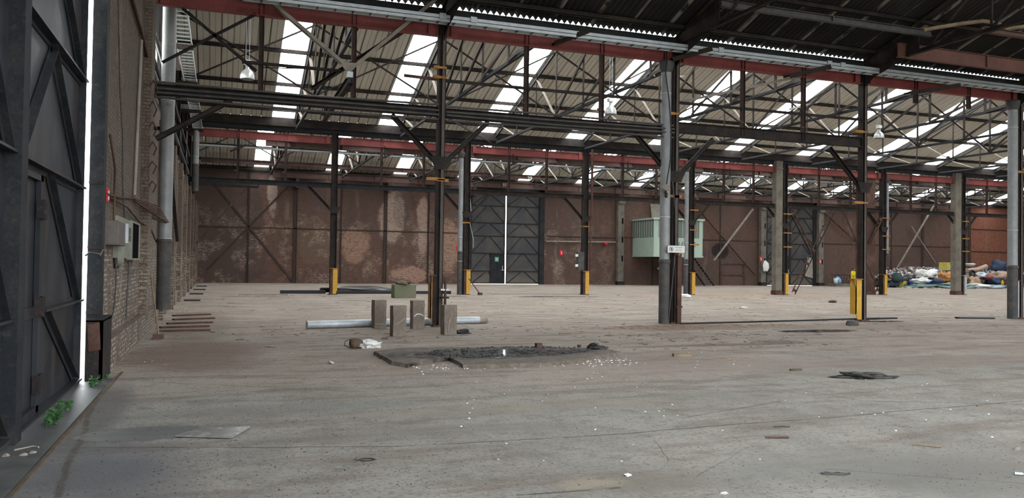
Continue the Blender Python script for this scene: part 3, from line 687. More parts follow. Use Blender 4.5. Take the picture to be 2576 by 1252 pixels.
MB().bar((4.3, YN-.03, 6.33), (5.15, YN-.03, 6.31), .06, .07).build('middle_rail', M['rust'], g0)
MB().chan((-1.4, YN, 4.35), (.2, YN, 5.36), .1, .12, .012).build('knee_brace', M['steel'], g0)
# wide V hanger with a sawn-off rail under it
root = thing('bracing_frame', 'dusty brown V shaped bracing with a gusset in front of the first near girder', 'bracing', (2.9, YN-.3, 6.3))
yb = YN-.32
MB().angle((.70, yb, 7.95), (2.72, yb, 6.42), .10, .012, 0, (0,1,0)).build('arm', M['beige'], root)
MB().angle((5.0, yb, 8.25), (3.06, yb, 6.42), .10, .012, 0, (0,1,0)).build('arm', M['beige'], root)
MB().plate([(2.62, yb-.03, 6.44), (3.12, yb-.03, 6.44), (2.95, yb-.03, 6.25), (2.87, yb-.03, 6.2), (2.78, yb-.03, 6.25)], (0,-1,0), .015).build('gusset_plate', M['beige'], root)
MB().box(2.84, 2.97, yb-.06, yb+.1, 6.08, 6.22).build('clip', M['galv'], root)
root = thing('monorail', 'sawn-off black monorail beam hanging under the V shaped bracing', 'beam', (2.93, 21, 6.1))
MB().ibeam((2.93, YN-.3, 6.06), (2.93, 25.1, 5.98), .13, .22, .02).build('beam', M['steel'], root)
MB().bar((2.6, 22.0, 6.3), (2.6, 22.0, 5.5), .05, .05).build('hanger', M['steel'], root)
tag(MB().chan((4.9, YN+1.2, 8.1), (3.05, YN+10, 7.9), .1, .12).build('brace', M['steel'], None, (4, 25, 8)), 'loose dark brace under the middle bay roof behind the V bracing', 'brace')

for i in range(8):
    x0 = XW+.05 if i == 0 else midx[i-1][0]+.15; x1 = midx[i][0]-.15
    girder(x0, x1, YM, 'girder of the middle row, %s span from the left wall' % ORD[i], GM, 5.38, True, False, False, .24, 'steel_blue' if i < 2 else 'steel', True,
           'faded red beam over the middle row, %s span from the left wall' % ORD[i])

# lattice braces in the middle row
def lattice(a, b, label, w=.3):
    a = Vector(a); b = Vector(b); root = thing('lattice_brace', label, 'brace', tuple(a), 'riveted lattice braces of the middle row')
    d = (b-a).normalized(); sd = d.cross(Vector((0,1,0))).normalized()
    for s in (-1, 1): MB().angle(a+sd*w/2*s, b+sd*w/2*s, .07, .012, 0, (0,1,0)).build('flange', M['steel' if s < 0 else 'rust'], root)
    L = (b-a).length; k = 0
    while k*.95+.2 < L: p = a + d*(k*.95+.2); MB().bar(p-sd*w/2, p+sd*w/2, .03, .16, 0, d).build('batten_plate', M['rust'], root); k += 1
lattice((33.0, YM, .1), (35.95, YM, 5.2), 'light rusty lattice brace rising right from the pillar foot', .26)
lattice((39.3, YM-.25, .1), (36.35, YM-.25, 5.2), 'dark lattice brace falling right towards the brown pillar', .3)
lattice((32.75, YM-.1, 5.1), (34.35, YM-.1, 2.55), 'short dark lattice strut from the concrete pillar to the light brace', .24)
lattice((39.75, YM-.12, 5.0), (38.75, YM-.12, 3.2), 'short pale lattice strut beside the brown pillar', .2)

# long poles and wall braces near the far wall
def pole(name, a, b, w, mat, label):
    tag(MB().chan(a, b, w, w, .015).build(name, M[mat], None, tuple(a)), label, 'brace')
pole('wall_brace', (40.85, 60.5, 2.2), (45.2, 60.9, 6.9), .13, 'beige', 'light grey diagonal brace in front of the soot mark right of the cabin')
pole('wall_brace', (39.75, 61.4, 6.75), (45.9, 61.4, .9), .08, 'rust', 'thin brown diagonal brace crossing the light one right of the cabin')
pole('wall_brace', (60.7, 60.0, 1.3), (66.9, 60.0, 9.6), .12, 'beige', 'long light grey diagonal brace left of the rubbish heap')
pole('wall_brace', (64.1, 61.3, 5.9), (67.3, 61.3, 2.3), .12, 'beige', 'short pinkish brace descending into the rubbish heap')
pole('wall_brace', (53.6, 61.4, 6.9), (57.9, 61.4, 3.9), .1, 'rust', 'rusty diagonal brace on the wall right of the second gate')

# concrete pillars on the far wall
for x, l in ((32.13, 'pale concrete pillar on the far wall left of the green cabin'), (46.7, 'pale concrete pillar at the left jamb of the second far gate'), (53.2, 'pale concrete pillar at the right jamb of the second far gate')):
    root = thing('pillar', l, 'pillar', (x, YF-.3, 0), 'concrete pillars on the far wall')
    MB().box(x-.32, x+.02, YF-.45, YF-.08, .3, 7.9).box(x+.02, x+.30, YF-.35, YF-.08, .3, 7.9).build('shaft', M['pillar'], root)
    MB().box(x-.34, x+.34, YF-.47, YF-.08, 0, .3).build('foot', M['steel'], root)
    MB().plate([(x-.3, YF-.6, 7.9), (x+.75, YF-.6, 8.3), (x+.75, YF-.6, 8.0), (x+.25, YF-.6, 6.9), (x-.3, YF-.6, 6.9)], (0,1,0), .4).build('bracket', M['pillar'], root)
    for z in (3.6, 2.0, 5.2): MB().box(x+.07, x+.22, YF-.37, YF-.34, z, z+.5).build('slot_shade', M['shade_fill'], root)  # black patches on the pillar face: shade of the slots as colour

# gutters, eave beams, purlins --------------------------------------------------
def longthing(name, mb, mat, label, cat, group=None, loc=None): return tag(mb.build(name, mat, None, loc), label, cat, group)
longthing('gutter', MB().box(-1.8, XR-.2, 19.97, 20.46, 7.86, 8.15), M['steel_blue'], 'blue grey valley gutter above the near columns below the bright scalloped gap', 'gutter')
longthing('gutter', MB().box(-1.8, XR-.2, 40.5, 41.05, 7.95, 8.22), M['steel_blue'], 'valley gutter above the middle row of columns', 'gutter')
longthing('eave_beam', MB().box(-1.8, XR-.2, 40.36, 40.46, 8.12, 8.545).box(-1.8, XR-.2, 40.26, 40.36, 8.12, 8.18), M['steel'], 'dark eave beam under the pale roof of the middle bay', 'beam')
longthing('eave_beam', MB().chan((-1.8, 19.5, 8.30), (XR-.2, 19.5, 8.30), .1, .14), M['steel'], 'thin dark eave purlin of the near bay over the scalloped gap', 'beam')
longthing('eave_beam', MB().bar((-1.8, YF-.12, 8.30), (XR-.2, YF-.12, 8.30), .1, .2), M['steel'], 'dark eave beam along the top of the far wall', 'beam')
def zr(y, y0, z0): return z0 + SL*(y0-y)
for i, y in enumerate((32.0, 34.55, 37.15, 39.4)):
    z = zr(y, YM, 8.5)-.09; longthing('purlin', MB().chan((-1.8, y, z), (XR-.2, y, z), .06, .16), M['steel'], 'dark roof purlin of the middle bay, %s above the eave' % ORD[3-i], 'purlin', 'purlins of the middle bay')
for i, y in enumerate((53.0, 55.6, 58.3, 60.5)):
    z = zr(y, YF, 8.45)-.09; longthing('purlin', MB().chan((-1.8, y, z), (XR-.2, y, z), .06, .16), M['steel'], 'dark roof purlin of the far bay, %s above the eave' % ORD[3-i], 'purlin', 'purlins of the far bay')
for i, y in enumerate((42.6, 44.8, 47.0)):
    z = 8.15+(y-40.95)*(RZ2-8.15)/(RY2-40.95)-.13; longthing('purlin', MB().chan((-1.8, y, z), (XR-.2, y, z), .06, .16), M['steel'], 'dark purlin on the near slope of the far bay, %s from the middle row' % ORD[i], 'purlin', 'near slope purlins of the far bay')
for i, y in enumerate((17.9, 16.2, 14.5)):
    z = 8.235+SL*(20.16-y)-.13; longthing('purlin', MB().chan((-1.7, y, z), (XR-.2, y, z), .06, .14), M['steel'], 'black purlin under the near bay roof, %s from the gutter' % ORD[i], 'purlin', 'purlins of the near bay')

# ------------------------------------------------------------------ roof trusses (copies of one)
def make_truss():
    Y0 = 20.6; root = thing('roof_truss', 'dark steel roof truss', 'roof truss', (0, Y0, 8.05), 'roof trusses of the middle bay')
    rz = lambda y: (RZ1-.17 - SL*(y-RY1)) if y > RY1 else (RZ1-.17 - (RZ1-8.02)/(RY1-20.38)*(RY1-y))
    MB().angle((0, 20.5, rz(20.5)), (0, RY1, rz(RY1)), .09, .012).angle((0, RY1, rz(RY1)), (0, YM-.05, rz(YM-.05)), .09, .012).build('top_chord', M['steel_blue'], root)
    MB().angle((0, 20.5, 8.02), (0, YM-.05, 8.02), .10, .012).build('bottom_chord', M['steel_blue'], root)
    for (ya, yb_, mat) in ((34.65, 32.4, 'beige'), (37.2, 35.0, 'beige'), (39.3, 37.6, 'beige')):
        MB().bar((.03, ya, rz(ya)), (.03, yb_, 8.05), .02, .12, 0, (1,0,0)).build('strut', M[mat], root)
    for (ya, yb_) in ((28.6, 32.3), (26.0, 29.5), (23.4, 26.7), (21.6, 24.0)):
        MB().angle((-.03, ya, rz(ya)), (-.03, yb_, 8.05), .11, .014, 0, (1,0,0)).build('diagonal', M['steel'], root)
    for y in (37.2, 34.65, 32.3, 29.5, 26.8, 24.1):
        MB().bar((0, y, rz(y)), (0, y, 8.02), .04, .06 if y > 33 else .10).build('hanger', M['steel'], root)
    mb = MB()
    for y in (34.65, 37.2, 32.3): mb.plate([(.01, y-.12, rz(y)-.1), (.01, y+.1, rz(y)-.16), (.01, y+.05, rz(y)-.3), (.01, y-.1, rz(y)-.25)], (1,0,0), .01)
    for y in (32.35, 35.0): mb.plate([(.01, y-.18, 8.0), (.01, y+.18, 8.0), (.01, y+.1, 8.18), (.01, y-.1, 8.18)], (1,0,0), .01)
    mb.build('gusset_plate', M['steel'], root)
    return root
tr = make_truss()
for i, x in enumerate(TX[:10]):
    lab = 'dark steel roof truss of the middle bay, %s from the left wall' % ORD[i]
    if i == 0: tr.location.x = x; tr['label'] = lab
    else: copy_tree(tr, (x, 20.6, 8.05), lab)
for i, x in enumerate(TX[:14]):
    copy_tree(tr, (x, 20.6+21.05, 8.0), 'dark steel roof truss of the far bay, %s from the left wall' % ORD[i], 'roof trusses of the far bay')
# crossed braces between trusses
def cross(x0, x1, y, zt_, label, group):
    root = thing('cross_brace', label, 'brace', ((x0+x1)/2, y, 8.1), group)
    MB().angle((x0, y, zt_), (x1, y, 8.1), .06, .01, 0, (0,1,0)).build('bar', M['steel'], root)
    MB().angle((x0, y-.05, 8.1), (x1, y-.05, zt_), .06, .01, 0, (0,1,0)).build('bar', M['steel'], root)
xs = [-1.7] + TX
for i in range(10): cross(xs[i], xs[i+1], 32.3, 10.9, 'crossed steel braces in the middle bay roof, %s panel from the left wall' % ORD[i], 'crossed braces in the middle bay roof')
for i in range(0, 12): cross(xs[i], xs[i+1], 53.2, 10.9, 'crossed steel braces in the far bay roof, %s panel from the left wall' % ORD[i], 'crossed braces in the far bay roof')
# a few loose long diagonals
for a, b, m_, l in [((13.6, 23.7, 8.0), (18.7, 30, 9.8), 'beige', 'bent pale pipe slanting under the middle bay roof right of the notice column'), ((12.2, 20.25, 6.3), (16.5, 20.15, 7.45), 'beige', 'pale bent strip behind the third near girder'),
                    ((9.9, 36, 8.3), (13.4, 40.3, 8.0), 'steel', 'dark loose bar hanging near the middle eave left of the gate'), ((21.8, 27, 8.1), (26.2, 30.5, 9.4), 'beige', 'long pale tube under the roof at the upper right')]:
    tag(MB().bar(a, b, .05, .07).build('loose_bar', M[m_], None, a), l, 'bar')
for i, (x, z) in enumerate(((0.4, 7.0), (7.4, 7.0), (14.3, 7.05), (21.2, 7.1), (28, 7.15))):
    tag(MB().bar((x, YM-.25, z-.25), (x+.75, YM-.25, z+.1), .05, .09).box(x+.34, x+.42, YM-.27, YM+.02, z-.12, z-.04).box(x+.34, x+.42, YM-.04, YM+.0, z-.1, 7.5).build('stub_bracket', M['steel'], None, (x, YM-.25, z)), 'short slanting bracket on the middle row girder, %s from the left' % ORD[i], 'bracket', 'stub brackets on the middle row')
for i, (x, z, L) in enumerate(((8.3, 7.62, .7), (11.9, 7.55, .9), (15.9, 7.45, 1.0), (1.6, 7.5, .0), (20.6, 7.35, 1.4))):
    if L: tag(MB().bar((x, YN-.3, z-.12), (x+L, YN-.9, z+.14), .06, .12).bar((x+.05, YN-.33, z-.08), (x+.05, YN+.02, z-.08), .05, .05).build('stub_bracket', M['steel'], None, (x, YN-.3, z)), 'black slanting bracket crossing the near red beam, %s from the left' % ['first','second','third','','fourth'][i], 'bracket', 'stub brackets on the near row')

# ------------------------------------------------------------------ cable trays
def tray(x0, x1, y, z, label, wd=.26, trunk=True, step=.42, sag=0):
    root = thing('cable_tray', label, 'cable tray', (x0, y, z))
    if not trunk:
        for x in (5.3, 18.95, 32.28, 39.95): MB().box(x-.03, x+.03, YM, y+.1, z-.06, z-.03).build('support_arm', M['steel'], root)
    MB().bar((x0, y-wd/2, z), (x1, y-wd/2, z), .02, .07).bar((x0, y+wd/2, z), (x1, y+wd/2, z), .02, .07).build('side_rail', M['galv'], root)
    k = 0
    while x0+k*step < x1: MB().bar((x0+k*step, y-wd/2, z-.02), (x0+k*step, y+wd/2, z-.02), .03, .02).build('rung', M['castiron'], root); k += 1
    MB().box(x0, x1, y-wd/2+.01, y+wd/2-.01, z-.006, z+.004).build('floor_sheet', M['galv'], root)
    if trunk: MB().box(x0, x1, y-wd/2-.02, y-wd/2+.06, z+.05, z+.13).build('trunking', M['galv'], root)
    for x in (5.1, 5.9, 13.2, 17.0, 17.5):
        if trunk: MB().box(x-.08, x+.08, y-wd/2-.05, y-wd/2+.08, z+.02, z+.16).build('coupling', M['galv'], root)
tray(.4, 30.0, 19.45, 7.64, 'galvanised cable ladder with grey trunking in front of the near red beam')
tray(-1.2, 46.0, 41.3, 7.12, 'pale cable ladder running along the middle row', .2, False, .9)
root = thing('cable_ladder', 'galvanised cable ladder running back along the top of the left wall', 'cable tray', (-1.1, 21, 7.9))
MB().bar((-1.25, 20.4, 7.75), (-1.25, 44, 7.75), .03, .09).bar((-.85, 20.4, 7.75), (-.85, 44, 7.75), .03, .09).build('side_rail', M['galv'], root)
for k in range(58): MB().bar((-1.25, 20.6+k*.4, 7.73), (-.85, 20.6+k*.4, 7.73), .06, .03).build('rung', M['galv'], root)
for y in (24.5, 29.5, 35.0, 40.0): MB().box(-1.8, -.8, y-.05, y+.05, 7.55, 7.68).build('support_arm', M['steel'], root)
for i, (dx, z) in enumerate(((-1.55, 7.0), (-1.65, 6.6), (-1.6, 6.1))):
    tag(MB().tube([(dx, 21, z), (dx, 45, z)], .05+.02*i, 10).build('pipe_run', M[['castiron', 'steel_blue', 'castiron'][i]], None, (dx, 21, z)), '%s horizontal pipe above the left brick wall' % ['upper', 'middle', 'lower'][i], 'pipe', 'pipes above the left wall')
for i, y in enumerate((27.3, 34, 40.2, 47, 54)):
    root = thing('steel_post', 'dark steel post on top of the left wall, %s behind the thick downpipe' % ORD[i], 'post', (-1.5, y, 5.5), 'posts on the left wall')
    MB().ibeam((-1.62, y, 5.5), (-1.62, y, 9.0), .18, .2, .015, 0, (1,0,0)).build('shaft', M['steel'], root)
tag(MB().chan((-1.25, 21.2, 4.9), (-1.2, 26.5, 2.2), .09, .1).box(-1.56, -1.22, 21.3, 21.4, 4.75, 4.83).build('hanging_bar', M['steel'], None, (-1.25, 21.2, 4.9)), 'dark steel bar hanging slantwise down the left wall behind the downpipe', 'bar')
root = thing('wall_rack', 'dark overhead rail frame projecting from the left wall near the far corner', 'rail', (-.4, 50, 5.8))
MB().bar((-1.4, 52, 6.2), (2.2, 52, 6.15), .12, .16).build('rail', M['steel'], root); MB().bar((1.7, 52, 6.3), (-1.3, 52, 2.6), .1, .12).build('brace', M['rust'], root); MB().bar((2.2, 52, 6.6), (2.2, 52, 6.1), .06, .06).build('post', M['steel'], root)

# ------------------------------------------------------------------ crane rails by the far wall
def crane(x0, x1, y, z, h, label, nums=False):
    root = thing('crane_girder', label, 'crane beam', ((x0+x1)/2, y, z))
    MB().ibeam((x0, y, z), (x1, y, z), .3, h, .03).build('girder', M['crane'], root)
    x = x0+.6
    while x < x1: MB().box(x-.015, x+.015, y-.14, y, z-h/2+.03, z+h/2-.03).build('web_stiffener', M['crane'], root); x += 3.39
    return root
c1 = crane(3.6, 70.0, 60.9, 7.95, .5, 'brown crane rail beam along the top of the far wall')
c2 = crane(2.2, 56.0, 44.3, 7.85, .34, 'brown crane rail beam behind the middle row of columns')
c3 = crane(-1.3, 24.0, 59.6, 8.55, .3, 'second brown beam above the centre gate')
def textobj(body, size, loc, rot, mat, parent=None, ext=.004, name='lettering', align='CENTER'):
    cu = bpy.data.curves.new(name, 'FONT'); cu.body = body; cu.size = size; cu.extrude = ext; cu.align_x = align; cu.align_y = 'CENTER'
    o = bpy.data.objects.new(name, cu); C.objects.link(o); cu.materials.append(mat)
    if parent is not None: o.parent = parent; o.location = Vector(loc)-Vector(parent['_w'])
    else: o.location = loc
    o.rotation_euler = rot
    bpy.context.view_layer.update()
    me = bpy.data.meshes.new_from_object(o); n_ = bpy.data.objects.new(name, me); C.objects.link(n_)
    n_.parent = o.parent; n_.location = o.location; n_.rotation_euler = rot
    bpy.data.objects.remove(o); return n_
textobj('29', .42, (23.0, 59.42, 8.42), (PI/2, 0, 0), M['white'], c3)
textobj('57', .32, (21.35, 60.70, 7.95), (PI/2, 0, 0), M['white'], c1)
for i, x in enumerate(XC[1:9]):
    if i in (0,1,2,5): 
        root = thing('crane_bracket', 'rusty post carrying the far crane beam, %s from the left' % ORD[i], 'post', (x, 60.4, 6.9))
        MB().box(x-.12, x+.12, 60.6, 61.7, 7.0, 7.7).build('bracket', M['rust'], root)

# ------------------------------------------------------------------ near bay roof steel
for i, x in enumerate((5.3, 12.14, 18.92, 25.68)):
    root = thing('roof_girder', 'black roof girder running overhead from the near column row, %s from the left' % ORD[i], 'girder', (x, 15, 8.2), 'overhead girders of the near bay')
    MB().angle((x, YN, 7.95), (x, 2.0, 7.95), .14, .02).build('bottom_chord', M['steel'], root)
    MB().angle((x, YN, 8.15), (x, 10.2, 11.25), .14, .02).build('top_chord', M['steel'], root)
    MB().plate([(x-.01, YN-.1, 8.3), (x-.01, YN-.1, 7.3), (x-.01, YN-.5, 7.55), (x-.01, YN-2.2, 7.95), (x-.01, YN-2.2, 8.55)], (1,0,0), .02).build('haunch_plate', M['steel'], root)
    for y, y2 in ((17.5, 15.5), (15.5, 13.0), (13.0, 10.5)):
        MB().bar((x, y, 7.95), (x, y2, 8.15+(YN-y2)*.315), .03, .10, 0, (1,0,0)).build('web_bar', M['steel'], root)
        MB().bar((x, y2, 7.95), (x, y2, 8.1+(YN-y2)*.315), .05, .05).build('web_post', M['steel'], root)
def ovh(x0, x1, y, z, h, mat, label):
    root = thing('overhead_beam', label, 'beam', ((x0+x1)/2, y, z), 'overhead beams of the near bay')
    MB().ibeam((x0, y, z), (x1, y, z), .14, h, .015).build('beam', M[mat], root)
    MB().box((x0+x1)/2-.02, (x0+x1)/2+.02, y-.075, y, z-h/2+.01, z+h/2-.01).build('web_stiffener', M[mat], root)
ovh(11.9, 18.9, 17.4, 8.32, .17, 'castiron', 'dull grey overhead beam at the top right of the photo')
M['ovh_red'] = worn('brown_red_overhead_paint', (.14,.062,.050), (.18,.085,.066), 1.5, .7, 0, (.08,.05,.045))
ovh(18.6, 25.6, 18.3, 8.05, .40, 'ovh_red', 'reddish brown overhead I-beam at the right edge below the black roof')
ovh(19.2, 25.6, 16.0, 8.10, .14, 'crane', 'slim brown overhead beam at the top right corner')
ovh(19.8, 25.6, 14.9, 8.25, .14, 'crane', 'short brown overhead beam at the very right of the roof')
root = thing('bent_pipe', 'dusty bent pipe crossing the black roof at the top right', 'pipe', (19, 16, 8.7))
MB().tube([(18.2, 17.0, 8.25), (19.2, 16.7, 8.45), (19.7, 16.4, 8.5), (20.0, 16.2, 8.42), (20.3, 16.2, 8.3), (20.6, 16.1, 8.34), (22.6, 15.8, 8.75), (24.5, 15.6, 9.1)], .055, 10).build('tube', M['wood'], root)
longthing('roof_cable', MB().tube([(12.4+.1*i, 19.3-.12*i, 8.05+.09*i+.03*math.sin(i)) for i in range(16)], .012, 6), M['castiron'], 'thin cable looping up to the black roof above the notice column', 'cable')
longthing('roof_brace', MB().angle((12.4, 19.9, 7.95), (13.2, 16.8, 9.1), .09), M['steel'], 'thick black brace rising from the notice column to the roof', 'brace')
root = thing('cable', 'black cable hanging down the grey downpipe and column with the notice', 'cable', (12.0, 19.8, 4))
MB().tube([(11.70, 19.74, 8.4), (11.72, 19.74, 7.3), (11.66, 19.70, 7.0), (11.78, 19.70, 6.3), (11.86, 19.7, 5.4), (11.84, 19.7, 4.6), (11.74, 19.72, 3.9)], .018, 8).build('upper_cable', M['black'], root)
MB().tube([(11.98, 19.80, 4.0), (12.07, 19.78, 3.2), (12.08, 19.78, 2.2), (12.03, 19.78, 1.5), (11.98, 19.8, .9), (11.9, 19.82, .05)], .018, 8).build('lower_cable', M['castiron'], root)

# siren on the downpipe
root = thing('siren', 'round pinkish siren disc on the grey downpipe above the notice', 'siren', (11.7, 19.72, 3.78))
MB().lathe([(0, .05), (.10, .045), (.125, .02), (.125, 0), (.02, 0)], (11.68, 19.66, 3.80), 24, 0, (-.1, -.75, .65)).build('disc', M['beige'], root)
MB().lathe([(0, -.14), (.03, -.13), (.05, -.08), (.035, -.06), (.06, 0)], (11.70, 19.67, 3.66), 16).build('horn', M['black'], root)
MB().bar((11.7, 19.7, 3.7), (11.84, 19.9, 3.7), .04, .04).build('arm', M['steel'], root)
# notice
root = thing('notice_sign', 'small white notice with a black framed pictogram on the near column', 'sign', (12.0, 19.66, 2.08))
x0, x1, z0, z1, ys = 11.74, 12.31, 1.99, 2.20, 19.64
pnl = MB().box(x0, x1, ys, ys+.012, z0, z1).build('panel', M['white'], root, bevel=.004)
mb = MB()
for a in ((x0, x1, z0, z0+.008), (x0, x1, z1-.008, z1), (x0, x0+.008, z0, z1), (x1-.008, x1, z0, z1)): mb.box(a[0], a[1], ys-.006, ys, a[2], a[3])
mb.build('rim', M['castiron'], pnl)
mb = MB(); cx_, cz_ = x0+.12, 2.095
mb.lathe([(.052, 0), (.064, 0), (.064, .004), (.052, .004)], (cx_, ys-.002, cz_), 24, 0, (0, -1, 0)).bar((cx_-.04, ys-.003, cz_+.04), (cx_+.04, ys-.003, cz_-.04), .004, .01)
mb.box(cx_-.005, cx_+.025, ys-.004, ys, cz_-.035, cz_+.02).box(cx_+.0, cx_+.014, ys-.004, ys, cz_+.02, cz_+.035)
mb.build('pictogram', M['black'], pnl)
textobj('Accès interdit', .042, (x0+.36, ys-.002, 2.145), (PI/2, 0, 0), M['black'], pnl, .001)
textobj('à toute personne', .026, (x0+.36, ys-.002, 2.095), (PI/2, 0, 0), M['black'], pnl, .001)
textobj('étrangère au chantier', .026, (x0+.36, ys-.002, 2.05), (PI/2, 0, 0), M['black'], pnl, .001)
MB().box(12.12, 12.16, 19.66, 19.85, 1.92, 2.06).build('clip', M['orange'], root)

# high bay lamps --------------------------------------------------------------
def make_lamp(x, y, z, label, top):
    root = thing('high_bay_lamp', label, 'lamp', (x, y, z), 'hanging factory lamps')
    sh = MB().lathe([(.20, 0), (.205, .02), (.20, .12), (.17, .2), (.10, .27), (.055, .31), (.05, .42), (0, .42)], (x, y, z), 24).build('lamp_shade', M['lampshade'], root)
    MB().lathe([(0, .005), (.19, .005)], (x, y, z), 24).build('lens', M['glassy'], sh)
    MB().box(x-.1, x+.1, y-.08, y+.08, z+.43, z+.56).box(x-.13, x-.07, y-.05, y+.05, z+.50, z+.54).build('ballast_box', M['white'], root, bevel=.01)
    MB().tube([(x-.05, y, z+.56), (x-.05, y, top)], .006, 6).tube([(x+.05, y, z+.56), (x+.05, y, top)], .006, 6).build('hanger', M['galv'], root)
    return root
lamp_at = [(px(1, 25, 622, 195), 'large silver bell lamp hanging near the upper left'), (px(1, 25, 1536, 284), 'silver bell lamp hanging between two columns in the upper middle'),
           (px(1, 27, 2211, 345), 'silver bell lamp hanging to the right of the yellow guard column'), (px(1, 43, 927, 366), 'small distant bell lamp left of the block column'), (px(1, 43, 1266, 366), 'small distant bell lamp above the centre gate')]
for p, l in lamp_at: make_lamp(p.x, p.y, p.z-.05, l, 8.15+(RZ2-8.15)/(RY2-40.95)*(p.y-40.95)+.01 if p.y > 40 else 8.03+(RZ1-8.02)/(RY1-20.38)*(p.y-20.38))

# ------------------------------------------------------------------ green control cabin
cx0, cx1, cyf, cz0, cz1, czm = 33.45, 38.1, 58.1, 2.40, 5.62, 4.0
root = thing('control_cabin', 'pale green control cabin hung high on the far wall', 'cabin', ((cx0+cx1)/2, cyf, cz0))
MB().box(cx0, cx1, cyf, YF, cz0, czm).box(cx0-.05, cx1+.05, cyf-.05, YF, cz0, cz0+.12).build('body', M['cabin'], root)
MB().box(cx0+.1, cx1-.1, cyf+.1, YF, czm, cz1-.2).build('inner_shade_box', M['shade_fill'], root)  # solid black box: the cabin's unlit inside put into the colour
MB().box(cx0-.12, cx1+.12, cyf-.12, YF, cz1-.16, cz1).build('roof', M['cabin'], root)
mb = MB(); gl = MB()
k = 9
for i in range(k+1):
    y = cyf + (YF-cyf)*i/k; mb.box(cx0-.01, cx0+.03, y-.022, y+.022, czm, cz1-.16)
xs_ = [cx0, cx0+.45, cx0+.9, cx0+1.35, cx0+1.8, cx0+2.25, cx0+2.7, cx0+3.15, cx0+3.6, cx0+4.1, cx1]
for x in xs_: mb.box(x-.02, x+.02, cyf-.01, cyf+.03, czm, cz1-.16)
mb.box(cx0, cx0+.4, cyf, cyf+.03, czm, cz1-.16).box(cx1-.35, cx1, cyf, cyf+.03, czm, cz1-.16)
mb.box(cx1-.04, cx1+.01, cyf, YF, czm, cz1-.16)
mb.build('window_frame', M['cabin'], root)
gl.box(cx0+.02, cx0+.03, cyf, YF, czm, cz1-.2).box(cx0+.3, cx1-.3, cyf+.04, cyf+.05, czm, cz1-.2).build('pane', M['glassy'], root)
textobj('LOC  E', .55, (cx1-1.5, cyf-.02, 3.45), (PI/2, 0, 0), M['castiron'], root)
root = thing('stair', 'dark steel stair descending right below the green cabin', 'stair', (38.5, 59.5, 0))
for x in (38.15, 39.05): MB().bar((x, 61.0, 2.5), (x+.25, 58.2, .08), .05, .16).build('stringer', M['steel'], root)
for i in range(10):
    f = (i+.5)/10; MB().box(38.15+.25*f, 39.05+.25*f, 61.0-2.8*f-.13, 61.0-2.8*f+.13, 2.5-2.42*f-.02, 2.5-2.42*f+.02).build('tread', M['castiron'], root)
tag(MB().plate([(35.2, YF-.25, 5.62), (36.6, YF-.25, 5.62), (36.3, YF-.08, 7.0), (35.1, YF-.08, 7.05)], (0,1,0), .05).build('board', M['beige'], None, (35.5, YF-.25, 5.62)), 'grey board leaning on the wall on top of the green cabin', 'board')

# signs on the far wall --------------------------------------------------------
def red_sign(x, y, z, label, w=.3, h=.42, axis='y'):
    root = thing('fire_sign', label, 'sign', (x, y, z), 'red fire extinguisher signs')
    q_ = MB().box(x-w/2, x+w/2, y-.02, y, z-h/2, z+h/2).build('panel', M['signred'], root)
    MB().box(x-.03, x+.04, y-.03, y-.02, z-h*.33, z+h*.2).box(x-.05, x+.0, y-.03, y-.02, z+h*.22, z+h*.3).build('symbol', M['white'], q_)
for (pxx, pyy), l, yy in (((1152, 623), 'red extinguisher sign left of the centre gate', YF), ((1412, 635), 'red extinguisher sign right of the centre gate', YF), ((1914, 651), 'red extinguisher sign on the pillar left of the second gate', YF-.46), ((2063, 657), 'red extinguisher sign on the pillar right of the second gate', YF-.46)):
    p = px(1, yy, pxx, pyy); red_sign(p.x, yy, p.z, l)
p = px(1, YM, 2177, 677); root = thing('fire_sign', 'white and red sign right of the yellow guard column', 'sign', (p.x, YM+.1, p.z)); MB().box(p.x-.16, p.x+.12, YM+.08, YM+.1, p.z-.3, p.z+.25).build('panel', M['white'], root); MB().box(p.x-.09, p.x+.05, YM+.07, YM+.08, p.z-.12, p.z+.2).build('symbol', M['signred'], root)
p = px(1, YF-.06, 1250, 652); root = thing('exit_sign', 'small green exit sign on the wicket of the centre gate', 'sign', tuple(p)); MB().box(p.x-.16, p.x+.16, YF-.03, YF+.0, p.z-.18, p.z+.18).build('panel', M['green'], root); MB().box(p.x-.03, p.x+.03, YF-.04, YF-.03, p.z-.1, p.z+.08).box(p.x-.08, p.x+.08, YF-.04, YF-.03, p.z+.01, p.z+.04).build('symbol', M['white'], root)
tag(MB().tube([(25.3, YF-.2, 3.55), (31.7, YF-.2, 3.62)], .06, 8).build('wall_pipe', M['beige'], None, (25.3, YF-.2, 3.55)), 'pale horizontal pipe on the far wall right of the centre gate', 'pipe')
tag(MB().lathe([(0, 0), (.13, .02), (.18, .22), (.15, .26)], (30.7, YF-.35, 3.3), 14).build('bucket', M['signred'], None, (30.7, YF-.35, 3.3)), 'red fire bucket hanging on the far wall pipe', 'bucket')
root = thing('switch_box', 'grey switch box with two white knobs on the middle column right of the gate', 'box', (18.7, YM-.2, 2)); MB().box(18.45, 18.80, YM-.3, YM-.05, 1.35, 2.35).build('casing', M['castiron'], root)
for z in (1.6, 2.15): MB().box(18.32, 18.46, YM-.28, YM-.16, z-.07, z+.07).build('knob', M['white'], root)
tag(MB().tube([(18.72, YM-.24, 2.35), (18.72, YM-.24, 5.2)], .03, 8).build('conduit', M['steel'], None, (18.72, YM-.24, 2.35)), 'black conduit rising from the switch box', 'pipe')
